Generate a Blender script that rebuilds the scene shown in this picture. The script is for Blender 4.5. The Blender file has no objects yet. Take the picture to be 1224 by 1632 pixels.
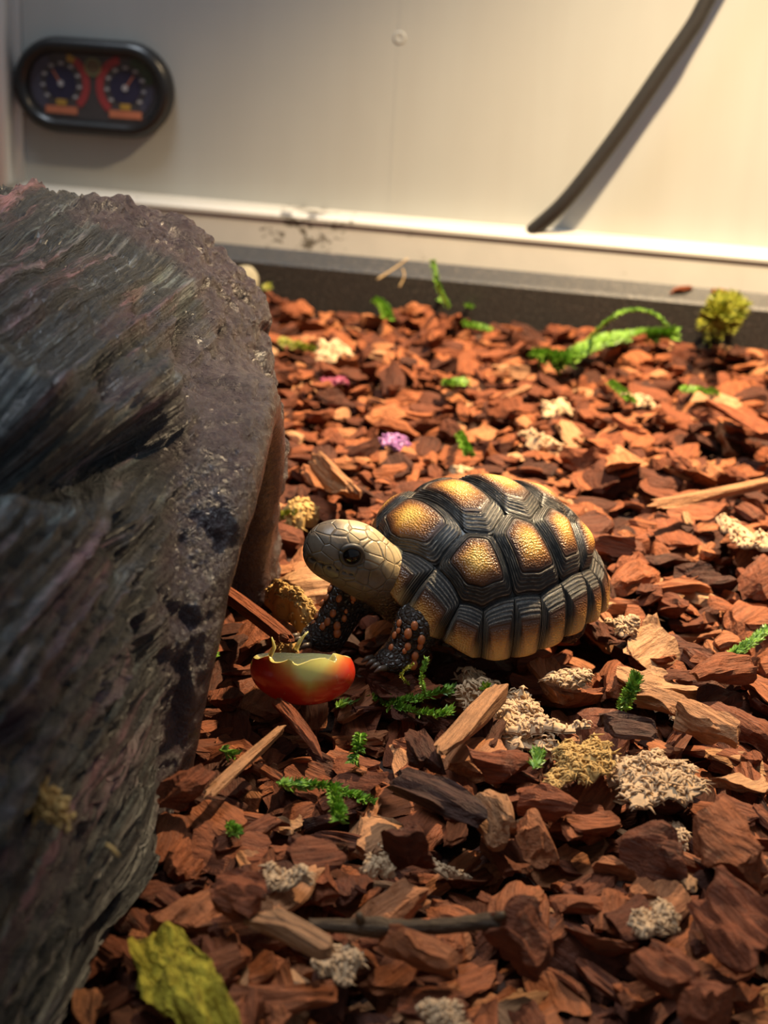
import bpy, math, random
import numpy as np
from mathutils import Matrix, Vector

random.seed(7)
rng = np.random.default_rng(7)
SC = bpy.context.scene
COL = SC.collection

# ------------------------------------------------------------------ camera
F_PX = 2400.0
PITCH = math.radians(20.0)
ROLL = math.radians(3.5)
CAM_H = 0.205
fw = np.array([0, math.cos(PITCH), -math.sin(PITCH)])
r0 = np.array([1.0, 0, 0])
u0 = np.array([0, math.sin(PITCH), math.cos(PITCH)])
RV = r0 * math.cos(ROLL) + u0 * math.sin(ROLL)
UV = u0 * math.cos(ROLL) - r0 * math.sin(ROLL)
CP = np.array([0, 0, CAM_H])

cam_data = bpy.data.cameras.new('camera')
cam = bpy.data.objects.new('camera', cam_data)
COL.objects.link(cam)
cam.matrix_world = Matrix((
    (RV[0], UV[0], -fw[0], CP[0]),
    (RV[1], UV[1], -fw[1], CP[1]),
    (RV[2], UV[2], -fw[2], CP[2]),
    (0, 0, 0, 1)))
cam_data.sensor_width = 36.0
cam_data.lens = F_PX / 1632.0 * 36.0
cam_data.clip_start = 0.01
cam_data.clip_end = 20
cam_data.dof.use_dof = True
cam_data.dof.focus_distance = 0.455
cam_data.dof.aperture_fstop = 17.0
SC.camera = cam

# ------------------------------------------------------------------ light
world = bpy.data.worlds.new('room')
SC.world = world
world.use_nodes = True
bg = world.node_tree.nodes['Background']
bg.inputs['Color'].default_value = (0.80, 0.90, 1.0, 1)
bg.inputs['Strength'].default_value = 0.22

def spot(name, loc, target, energy, color, angle, blend, radius):
    d = bpy.data.lights.new(name, 'SPOT')
    d.energy = energy
    d.color = color
    d.spot_size = math.radians(angle)
    d.spot_blend = blend
    d.shadow_soft_size = radius
    o = bpy.data.objects.new(name, d)
    COL.objects.link(o)
    o.location = loc
    o.rotation_euler = (Vector(target) - Vector(loc)).to_track_quat('-Z', 'Y').to_euler()
    return o

spot('heat_lamp_offscreen', (0.25, 0.75, 0.56), (0.15, 0.75, 0.0), 74.0, (1.0, 0.74, 0.43), 94, 0.85, 0.010)

def area(name, loc, target, energy, color, size):
    d = bpy.data.lights.new(name, 'AREA')
    d.energy = energy; d.color = color; d.size = size
    o = bpy.data.objects.new(name, d)
    COL.objects.link(o)
    o.location = loc
    o.rotation_euler = (Vector(target) - Vector(loc)).to_track_quat('-Z', 'Y').to_euler()
    return o
area('room_ceiling_light_offscreen', (-0.35, 0.55, 1.7), (0.0, 0.5, 0.0), 19.0, (0.82, 0.91, 1.0), 0.5)

vs = SC.view_settings
vs.view_transform = 'Standard'
vs.look = 'None'
vs.gamma = 1.0
vs.use_curve_mapping = False
vs.exposure = 0.0

# ------------------------------------------------------------------ pixel helpers
def ray(x, y):
    return fw + RV * (x - 612) / F_PX - UV * (y - 816) / F_PX

def G(x, y, z=0.0):
    d = ray(x, y)
    return CP + d * ((z - CAM_H) / d[2])

def on_plane(x, y, p0, n):
    d = ray(x, y)
    return CP + d * (((p0 - CP) @ n) / (d @ n))

def proj(P):
    q = np.asarray(P) - CP
    w = q @ fw
    return 612 + F_PX * (q @ RV) / w, 816 - F_PX * (q @ UV) / w, w

# ------------------------------------------------------------------ object helpers
def tag(o, label=None, cat=None, group=None, kind=None):
    if label: o['label'] = label
    if cat: o['category'] = cat
    if group: o['group'] = group
    if kind: o['kind'] = kind
    return o

def make_mesh(name, verts, faces, mat=None, smooth=True, attrs=None):
    me = bpy.data.meshes.new(name)
    V = np.asarray(verts, float)
    if isinstance(faces, np.ndarray):
        nf, k = faces.shape
        me.vertices.add(len(V))
        me.vertices.foreach_set('co', V.ravel())
        me.loops.add(nf * k)
        me.polygons.add(nf)
        me.loops.foreach_set('vertex_index', faces.ravel().astype(np.int32))
        me.polygons.foreach_set('loop_start', np.arange(0, nf * k, k, dtype=np.int32))
        me.update(calc_edges=True)
    else:
        me.from_pydata(V.tolist(), [], faces)
        me.update()
    me.polygons.foreach_set('use_smooth', np.full(len(me.polygons), smooth))
    for k, v in (attrs or {}).items():
        v = np.asarray(v, float)
        if v.ndim == 1:
            a = me.attributes.new(k, 'FLOAT', 'POINT')
            a.data.foreach_set('value', v)
        else:
            a = me.attributes.new(k, 'FLOAT_VECTOR', 'POINT')
            a.data.foreach_set('vector', v.ravel())
    if mat: me.materials.append(mat)
    me.update()
    return me

def obj(name, me, parent=None):
    o = bpy.data.objects.new(name, me)
    o.color = (0, 0, 0, 1)
    COL.objects.link(o)
    if parent: o.parent = parent
    return o

def mobj(name, verts, faces, mat, parent=None, smooth=True, attrs=None):
    return obj(name, make_mesh(name, verts, faces, mat, smooth, attrs), parent)

def empty(name, loc=(0, 0, 0), rot=None):
    o = bpy.data.objects.new(name, None)
    COL.objects.link(o)
    o.empty_display_size = 0.01
    if rot is not None:
        o.matrix_world = Matrix.Translation(Vector(loc)) @ rot.to_4x4()
    else:
        o.location = loc
    return o

class MB:
    """collects shapes into one mesh"""
    def __init__(s): s.v = []; s.f = []
    def add(s, V, Fs):
        b = len(s.v)
        s.v.extend([tuple(p) for p in V])
        s.f.extend([tuple(i + b for i in q) for q in Fs])
        return s
    def build(s, name, mat, parent=None, smooth=True):
        return mobj(name, s.v, s.f, mat, parent, smooth)

def tube(pts, rad, sides=8, flat=1.0, caps=True):
    P = np.asarray(pts, float)
    n = len(P)
    R = np.full(n, rad) if np.isscalar(rad) else np.asarray(rad, float)
    T = np.gradient(P, axis=0)
    T /= np.linalg.norm(T, axis=1)[:, None] + 1e-12
    up = np.array([0, 0, 1.0])
    if abs(T[0] @ up) > 0.9: up = np.array([1.0, 0, 0])
    V = []
    for i in range(n):
        a = np.cross(T[i], up); a /= np.linalg.norm(a) + 1e-12
        b = np.cross(a, T[i]); up = b
        for k in range(sides):
            t = 2 * math.pi * k / sides
            V.append(P[i] + R[i] * (math.cos(t) * a + flat * math.sin(t) * b))
    Fs = []
    for i in range(n - 1):
        for k in range(sides):
            k2 = (k + 1) % sides
            Fs.append((i * sides + k, i * sides + k2, (i + 1) * sides + k2, (i + 1) * sides + k))
    if caps:
        Fs.append(tuple(range(sides))[::-1])
        Fs.append(tuple((n - 1) * sides + k for k in range(sides)))
    return V, Fs

def spline(pts, n):
    P = np.asarray(pts, float)
    if len(P) == 2:
        return P[0] + (P[1] - P[0]) * np.linspace(0, 1, n)[:, None]
    Q = np.vstack([2 * P[0] - P[1], P, 2 * P[-1] - P[-2]])
    out = []
    for t in np.linspace(0, len(P) - 1 - 1e-9, n):
        i = int(t); u = t - i
        a, b, c, d = Q[i], Q[i + 1], Q[i + 2], Q[i + 3]
        out.append(0.5 * ((2 * b) + (-a + c) * u + (2 * a - 5 * b + 4 * c - d) * u * u + (-a + 3 * b - 3 * c + d) * u ** 3))
    return np.array(out)

# ------------------------------------------------------------------ numpy noise and surface nets
def _h(ix, iy, iz, seed):
    h = (ix.astype(np.int64) * 374761393 + iy.astype(np.int64) * 668265263 + iz.astype(np.int64) * 2147483647 + seed * 974634777)
    h = (h ^ (h >> 13)) * 1274126177
    h = (h ^ (h >> 16)) & 0xFFFFFF
    return h.astype(np.float64) / 0xFFFFFF * 2 - 1

def vnoise(P, seed=0):
    P = np.asarray(P, float)
    I = np.floor(P).astype(np.int64); f = P - I; f = f * f * (3 - 2 * f)
    r = 0
    for dx in (0, 1):
        wx = f[:, 0] if dx else 1 - f[:, 0]
        for dy in (0, 1):
            wy = f[:, 1] if dy else 1 - f[:, 1]
            for dz in (0, 1):
                wz = f[:, 2] if dz else 1 - f[:, 2]
                r = r + wx * wy * wz * _h(I[:, 0] + dx, I[:, 1] + dy, I[:, 2] + dz, seed)
    return r

def fbm(P, seed=0, octs=3):
    r = 0; a = 1.0; Q = np.asarray(P, float)
    for i in range(octs):
        r = r + a * vnoise(Q, seed + i * 17); Q = Q * 2.03 + 3.1; a *= 0.5
    return r

def smin(a, b, k):
    h = np.clip(0.5 + 0.5 * (b - a) / k, 0, 1)
    return b + (a - b) * h - k * h * (1 - h)

def smax(a, b, k): return -smin(-a, -b, k)

def surface_nets(f, origin, h):
    s = f < 0
    n = np.array(f.shape)
    cnt = np.zeros(n - 1, np.int8)
    for dx in (0, 1):
        for dy in (0, 1):
            for dz in (0, 1):
                cnt += s[dx:n[0] - 1 + dx, dy:n[1] - 1 + dy, dz:n[2] - 1 + dz]
    act = (cnt > 0) & (cnt < 8)
    idx = np.argwhere(act)
    num = -np.ones(n - 1, np.int64)
    num[act] = np.arange(len(idx))
    acc = np.zeros((len(idx), 3)); c = np.zeros(len(idx))
    corners = [(a, b, d) for a in (0, 1) for b in (0, 1) for d in (0, 1)]
    for i, p in enumerate(corners):
        for q in corners[i + 1:]:
            if sum(abs(p[k] - q[k]) for k in range(3)) != 1: continue
            fa = f[idx[:, 0] + p[0], idx[:, 1] + p[1], idx[:, 2] + p[2]]
            fb = f[idx[:, 0] + q[0], idx[:, 1] + q[1], idx[:, 2] + q[2]]
            m = (fa < 0) != (fb < 0)
            t = np.where(m, fa / np.where(m, fa - fb, 1), 0)
            pt = np.array(p) + t[:, None] * (np.array(q) - np.array(p))
            acc += np.where(m[:, None], pt, 0); c += m
    V = (idx + acc / c[:, None]) * h + np.asarray(origin)
    Fs = []
    for ax in range(3):
        a1, a2 = (ax + 1) % 3, (ax + 2) % 3
        sl0 = [slice(None)] * 3; sl1 = [slice(None)] * 3
        sl0[ax] = slice(0, -1); sl1[ax] = slice(1, None)
        A = s[tuple(sl0)]; B = s[tuple(sl1)]
        e = np.argwhere(A != B)
        ok = (e[:, a1] > 0) & (e[:, a2] > 0) & (e[:, a1] < n[a1] - 1) & (e[:, a2] < n[a2] - 1)
        e = e[ok]
        inside = A[e[:, 0], e[:, 1], e[:, 2]]
        def cell(d1, d2):
            q = e.copy(); q[:, a1] -= d1; q[:, a2] -= d2
            return num[q[:, 0], q[:, 1], q[:, 2]]
        quad = np.stack([cell(1, 1), cell(0, 1), cell(0, 0), cell(1, 0)], 1)
        quad[~inside] = quad[~inside][:, ::-1]
        Fs.append(quad)
    return V, np.vstack(Fs)

def normals(V, Fq):
    a = V[Fq[:, 2]] - V[Fq[:, 0]]; b = V[Fq[:, 3]] - V[Fq[:, 1]]
    n = np.cross(a, b)
    N = np.zeros_like(V)
    for k in range(4): np.add.at(N, Fq[:, k], n)
    return N / (np.linalg.norm(N, axis=1)[:, None] + 1e-12)

# ------------------------------------------------------------------ materials
class NT:
    def __init__(s, name):
        s.m = bpy.data.materials.new(name); s.m.use_nodes = True
        s.t = s.m.node_tree; s.b = s.t.nodes['Principled BSDF']
    def n(s, typ, ins=None, **kw):
        nd = s.t.nodes.new(typ)
        for k, v in kw.items(): setattr(nd, k, v)
        for k, v in (ins or {}).items(): s.link(v, nd.inputs[k])
        return nd
    def link(s, v, inp):
        if isinstance(v, bpy.types.NodeSocket): s.t.links.new(v, inp)
        else: inp.default_value = v
    def coord(s): return s.n('ShaderNodeTexCoord').outputs['Object']
    def attr(s, name, out='Fac'): return s.n('ShaderNodeAttribute', attribute_name=name).outputs[out]
    def mapping(s, vec, scale=(1, 1, 1), rot=(0, 0, 0), loc=(0, 0, 0)):
        return s.n('ShaderNodeMapping', {'Vector': vec, 'Scale': scale, 'Rotation': rot, 'Location': loc}).outputs[0]
    def noise(s, vec, scale, detail=4, rough=0.6, dist=0.0):
        return s.n('ShaderNodeTexNoise', {'Vector': vec, 'Scale': scale, 'Detail': detail, 'Roughness': rough, 'Distortion': dist}).outputs['Fac']
    def voronoi(s, vec, scale, feature='F1', rnd=1.0):
        return s.n('ShaderNodeTexVoronoi', {'Vector': vec, 'Scale': scale, 'Randomness': rnd}, feature=feature).outputs['Distance']
    def math(s, op, a, b=0.0, c=0.0, clamp=False):
        nd = s.n('ShaderNodeMath', operation=op, use_clamp=clamp)
        for i, v in enumerate((a, b, c)):
            s.link(v, nd.inputs[i])
        return nd.outputs[0]
    def ramp(s, fac, stops, interp='LINEAR'):
        nd = s.n('ShaderNodeValToRGB', {'Fac': fac}); cr = nd.color_ramp; cr.interpolation = interp
        while len(cr.elements) < len(stops): cr.elements.new(0.5)
        for e, (p, c) in zip(cr.elements, stops):
            e.position = p
            e.color = (c, c, c, 1) if np.isscalar(c) else (c[0], c[1], c[2], 1)
        return nd.outputs['Color']
    def mix(s, fac, a, b, mode='MIX'):
        nd = s.n('ShaderNodeMix', data_type='RGBA', blend_type=mode)
        s.link(fac, nd.inputs['Factor'])
        for v, k in ((a, 6), (b, 7)):
            if not isinstance(v, bpy.types.NodeSocket): v = (v[0], v[1], v[2], 1)
            s.link(v, nd.inputs[k])
        return nd.outputs[2]
    def bump(s, height, dist, strength=1.0, normal=None):
        ins = {'Height': height, 'Distance': dist, 'Strength': strength}
        if normal is not None: ins['Normal'] = normal
        return s.n('ShaderNodeBump', ins).outputs[0]
    def set(s, **kw):
        names = dict(color='Base Color', rough='Roughness', normal='Normal', metal='Metallic', spec='Specular IOR Level',
                     sss='Subsurface Weight', sssr='Subsurface Radius', ssss='Subsurface Scale', coat='Coat Weight', coatr='Coat Roughness',
                     trans='Transmission Weight', ior='IOR')
        for k, v in kw.items():
            if k == 'color' and not isinstance(v, bpy.types.NodeSocket): v = (v[0], v[1], v[2], 1)
            s.link(v, s.b.inputs[names[k]])
        return s.m

def plain(name, color, rough=0.5, metal=0.0, spec=0.5):
    m = NT(name)
    c = m.coord()
    nz = m.noise(c, 180, 3)
    col = m.mix(m.ramp(nz, [(0.3, 0.0), (0.7, 1.0)]), [x * 0.9 for x in color], [min(1, x * 1.08) for x in color])
    return m.set(color=col, rough=rough, metal=metal, spec=spec)

# wall panel: satin off-white sheet with faint seams and scuffs
def mat_wall():
    m = NT('satin_panel')
    c = m.coord()
    n1 = m.noise(m.mapping(c, (30, 30, 3)), 1.0, 4)
    n2 = m.noise(m.mapping(c, (6, 6, 6)), 1.0, 4)
    col = m.mix(n2, (0.325, 0.335, 0.325), (0.39, 0.395, 0.38))
    col = m.mix(m.ramp(n1, [(0.35, 0.25), (0.6, 0.0)]), col, (0.32, 0.31, 0.29))
    return m.set(color=col, rough=m.ramp(n1, [(0.3, 0.38), (0.7, 0.5)]), spec=0.45, normal=m.bump(n2, 0.002, 0.12))

def mat_rail():
    m = NT('painted_rail')
    c = m.coord()
    n1 = m.noise(m.mapping(c, (40, 40, 40)), 1.0, 4)
    col = m.mix(n1, (0.42, 0.41, 0.385), (0.52, 0.505, 0.47))
    # dirt splashes
    n2 = m.noise(m.mapping(c, (45, 45, 60), loc=(0.35, 0, 0)), 1.0, 5, 0.65)
    col = m.mix(m.ramp(n2, [(0.66, 0.0), (0.72, 0.75)]), col, (0.10, 0.085, 0.06))
    # dirt splashed up on the rail behind the hide
    sx = m.n('ShaderNodeSeparateXYZ', {0: c})
    dx = m.math('DIVIDE', m.math('SUBTRACT', sx.outputs['X'], wl(490, 392, RB)[0]), 0.035)
    n3 = m.noise(m.mapping(c, (130, 130, 170)), 1.0, 5, 0.65)
    msk = m.math('SUBTRACT', m.math('MULTIPLY', n3, 1.0), m.math('MULTIPLY', m.math('MULTIPLY', dx, dx), 0.16))
    col = m.mix(m.ramp(msk, [(0.48, 0.0), (0.56, 0.85)]), col, (0.055, 0.045, 0.028))
    return m.set(color=col, rough=0.35, spec=0.5)

def mat_black_strip():
    m = NT('black_strip')
    c = m.coord()
    n = m.noise(m.mapping(c, (500, 500, 500)), 1.0, 3)
    col = m.ramp(n, [(0.35, (0.012, 0.011, 0.010)), (0.62, (0.03, 0.026, 0.023)), (0.72, (0.14, 0.11, 0.09))])
    return m.set(color=col, rough=0.45, normal=m.bump(n, 0.001, 0.6))

def mat_bark(name, stops, grain=(0.55, 1.25), rough=0.72):
    m = NT(name)
    lc = m.attr('lc', 'Vector')
    oc = m.n('ShaderNodeSeparateColor', {'Color': m.n('ShaderNodeObjectInfo').outputs['Color']}).outputs[0]
    rnd = m.math('ADD', oc, m.attr('rnd'), clamp=True)
    off = m.n('ShaderNodeCombineXYZ', {'X': m.math('MULTIPLY', rnd, 13.0), 'Y': m.math('MULTIPLY', rnd, 37.0), 'Z': m.math('MULTIPLY', rnd, 71.0)}).outputs[0]
    v = m.n('ShaderNodeVectorMath', {0: lc, 1: off}, operation='ADD').outputs[0]
    fib = m.noise(m.mapping(v, (90, 700, 900)), 1.0, 5, 0.65, 0.3)
    blot = m.noise(m.mapping(v, (150, 220, 300)), 1.0, 4)
    base = m.ramp(rnd, stops)
    dark = m.mix(1.0, base, (grain[0],) * 3, 'MULTIPLY')
    lite = m.mix(1.0, base, (grain[1], grain[1] * 0.98, grain[1] * 0.95), 'MULTIPLY')
    col = m.mix(m.ramp(fib, [(0.32, 0.0), (0.66, 1.0)]), dark, lite)
    col = m.mix(m.ramp(blot, [(0.55, 0.0), (0.75, 0.55)]), col, m.mix(1.0, base, (0.45, 0.36, 0.34), 'MULTIPLY'))
    hgt = m.math('ADD', m.math('MULTIPLY', fib, 1.0), m.math('MULTIPLY', blot, 0.8))
    return m.set(color=col, rough=m.ramp(blot, [(0.3, rough - 0.2), (0.6, rough)]), spec=0.22, normal=m.bump(hgt, 0.0016, 0.9))

BARK = mat_bark('bark', [(0.0, (0.055, 0.017, 0.009)), (0.25, (0.115, 0.033, 0.015)), (0.55, (0.21, 0.060, 0.023)),
                         (0.8, (0.31, 0.098, 0.036)), (0.93, (0.38, 0.155, 0.066)), (1.0, (0.46, 0.25, 0.125))])
WOOD = mat_bark('pale_wood', [(0.0, (0.34, 0.155, 0.07)), (1.0, (0.44, 0.22, 0.105))], (0.6, 1.15))
DARKBARK = mat_bark('dark_bark', [(0.0, (0.05, 0.022, 0.016)), (1.0, (0.075, 0.032, 0.022))], (0.6, 1.4))
REDBARK = mat_bark('red_bark', [(0.0, (0.18, 0.048, 0.019)), (1.0, (0.26, 0.075, 0.030))])
TWIG = mat_bark('twig_bark', [(0.0, (0.075, 0.045, 0.024)), (1.0, (0.11, 0.065, 0.035))], (0.6, 1.4), 0.6)

def mat_fibre(name, c1, c2):
    m = NT(name)
    c = m.coord()
    n = m.noise(c, 350, 4)
    n2 = m.noise(c, 90, 3)
    col = m.mix(n, c1, c2)
    col = m.mix(m.ramp(n2, [(0.5, 0.0), (0.75, 0.6)]), col, [x * 0.6 for x in c1])
    return m.set(color=col, rough=0.85, spec=0.2, normal=m.bump(n, 0.0006, 0.6))
FIBRE = mat_fibre('pale_fibre', (0.44, 0.28, 0.155), (0.60, 0.42, 0.26))
CRUMB = mat_fibre('tan_crumb', (0.42, 0.25, 0.08), (0.58, 0.38, 0.15))

def mat_leaf(name, c1, c2):
    m = NT(name)
    c = m.coord()
    n = m.noise(c, 300, 3)
    col = m.mix(m.ramp(n, [(0.35, 0.0), (0.65, 1.0)]), c1, c2)
    return m.set(color=col, rough=0.45, spec=0.4, sss=0.15, sssr=(0.002, 0.003, 0.001), ssss=0.5)
MOSS = mat_leaf('moss_green', (0.06, 0.16, 0.012), (0.26, 0.46, 0.055))
MOSSY = mat_leaf('moss_yellow', (0.16, 0.20, 0.02), (0.36, 0.34, 0.04))
PURPLE = mat_leaf('purple_fibre', (0.20, 0.06, 0.22), (0.42, 0.20, 0.42))
MAGENTA = mat_leaf('magenta_fibre', (0.22, 0.03, 0.07), (0.30, 0.06, 0.12))

# ------------------------------------------------------------------ the enclosure
A0, B0 = G(420, 440), G(1200, 515)
WT = (B0 - A0) / np.linalg.norm(B0 - A0)          # along the wall, to the right
WN = np.array([WT[1], -WT[0], 0.0])               # out of the wall, toward the camera
WROT = Matrix(((WT[0], -WN[0], 0), (WT[1], -WN[1], 0), (0, 0, 1)))
W0 = A0.copy()                                    # foot of the black strip
def wl(px, py, back=0.0):
    """pixel -> (along, height) on the plane set back from the strip foot"""
    p0 = W0 - WN * back
    P = on_plane(px, py, p0, WN)
    return (P - W0) @ WT, P[2]

def extrude_profile(prof, x0, x1):
    """prof = list of (depth into wall, z) closed; extruded along wall x"""
    n = len(prof)
    V = [(x0, d, z) for d, z in prof] + [(x1, d, z) for d, z in prof]
    Fs = [(i, (i + 1) % n, n + (i + 1) % n, n + i) for i in range(n)]
    Fs += [tuple(range(n))[::-1], tuple(range(n, 2 * n))]
    return V, Fs

XL = wl(38, 285, 0.03)[0]
XR = 0.80
RB = 0.012                     # rail face set back behind the strip foot
WB = 0.034                     # wall panel set back
WALL, RAIL, STRIP = mat_wall(), mat_rail(), mat_black_strip()
zr0 = wl(800, 448, RB)[1]
zr1 = wl(800, 382, RB)[1]
zr2 = zr1 + 0.0055

def wallobj(name, V, Fs, mat, smooth=False):
    o = mobj(name, V, Fs, mat, None, smooth)
    o.matrix_world = Matrix.Translation(Vector(W0)) @ WROT.to_4x4()
    return o

V, Fs = extrude_profile([(WB, -0.03), (WB, 0.62), (WB + 0.006, 0.62), (WB + 0.006, -0.03)], XL, XR)
wall_back = tag(wallobj('wall_back', V, Fs, WALL), kind='structure')
V, Fs = extrude_profile([(RB, -0.03), (RB, zr1), (RB - 0.0015, zr1 + 0.0008), (RB - 0.0015, zr1 + 0.003), (RB + 0.002, zr2 + 0.0006), (RB + 0.010, zr2 + 0.001), (WB, zr2 + 0.001), (WB, -0.03)], XL, XR)
tag(wallobj('trim_1', V, Fs, RAIL), kind='structure')
V, Fs = extrude_profile([(0, -0.03), (0, 0.0085), (0.0015, 0.0105), (RB, 0.0175), (RB, -0.03)], XL, XR)
tag(wallobj('baseboard_back', V, Fs, STRIP), kind='structure')

# thin upright joints in the panel
def seam_strip(px, py, w):
    x, _ = wl(px, py, WB)
    return x
for px, py in ((180, 250), (630, 200), (1197, 300)):
    x = seam_strip(px, py, 0.001)
    V, Fs = extrude_profile([(WB - 0.00015, zr2), (WB - 0.00015, 0.62), (WB + 0.001, 0.62), (WB + 0.001, zr2)], x - 0.0016, x + 0.0016)
    tag(wallobj('trim_2', V, Fs, WALL), kind='structure')

# small round screw cap on the middle joint
def screw_cap():
    x, z = wl(637, 60, WB)
    V, Fs = [], []
    prof = [(0.0, -0.0004), (0.0026, -0.0004), (0.0034, -0.0007), (0.0041, -0.0004), (0.0042, 0.0004)]
    for r, d in prof[1:]:
        V += [(x + r * math.cos(2 * math.pi * k / 24), WB + d, z + r * math.sin(2 * math.pi * k / 24)) for k in range(24)]
    for j in range(len(prof) - 2):
        for k in range(24): Fs.append((j * 24 + k, j * 24 + (k + 1) % 24, (j + 1) * 24 + (k + 1) % 24, (j + 1) * 24 + k))
    Fs.append(tuple(range(24))[::-1])
    mobj('screw_cap', V, Fs, WALL, wall_back)
screw_cap()

# corner post: rounded aluminium upright
ALU = NT('brushed_aluminium')
_c = ALU.coord()
ALU.set(color=ALU.mix(ALU.noise(ALU.mapping(_c, (200, 200, 8)), 1.0, 3), (0.62, 0.63, 0.63), (0.78, 0.78, 0.76)), rough=0.32, metal=0.75)
prof = []
for k in range(9):
    t = math.pi / 2 * k / 8
    prof.append((XL - 0.004 - 0.012 + 0.012 * math.sin(t), WB - 0.016 - 0.006 + 0.012 - 0.012 * math.cos(t)))
loop = [(XL - 0.03, WB - 0.022), ] + prof + [(XL - 0.004, WB - 0.004), (XL, WB - 0.004), (XL, WB + 0.006), (XL - 0.03, WB + 0.006)]
n = len(loop)
V = [(x, y, -0.03) for x, y in loop] + [(x, y, 0.62) for x, y in loop]
Fs = [(i, (i + 1) % n, n + (i + 1) % n, n + i) for i in range(n)] + [tuple(range(n))[::-1], tuple(range(n, 2 * n))]
tag(wallobj('trim_3', V, Fs, ALU.m), kind='structure')
# left side panel
V, Fs = extrude_profile([(WB, -0.03), (WB, 0.62), (-0.95, 0.62), (-0.95, -0.03)], XL - 0.036, XL - 0.03)
tag(wallobj('wall_left', V, Fs, WALL), kind='structure')

# floor tray under the litter
m = NT('soil'); c = m.coord(); n1 = m.noise(c, 220, 5)
SOIL = m.set(color=m.ramp(n1, [(0.3, (0.03, 0.014, 0.009)), (0.7, (0.10, 0.042, 0.022))]), rough=0.9, normal=m.bump(n1, 0.004, 1.0))
V, Fs = extrude_profile([(WB, -0.034), (WB, -0.022), (-0.95, -0.022), (-0.95, -0.034)], XL - 0.03, XR)
tag(wallobj('floor', V, Fs, SOIL), kind='structure')

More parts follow.
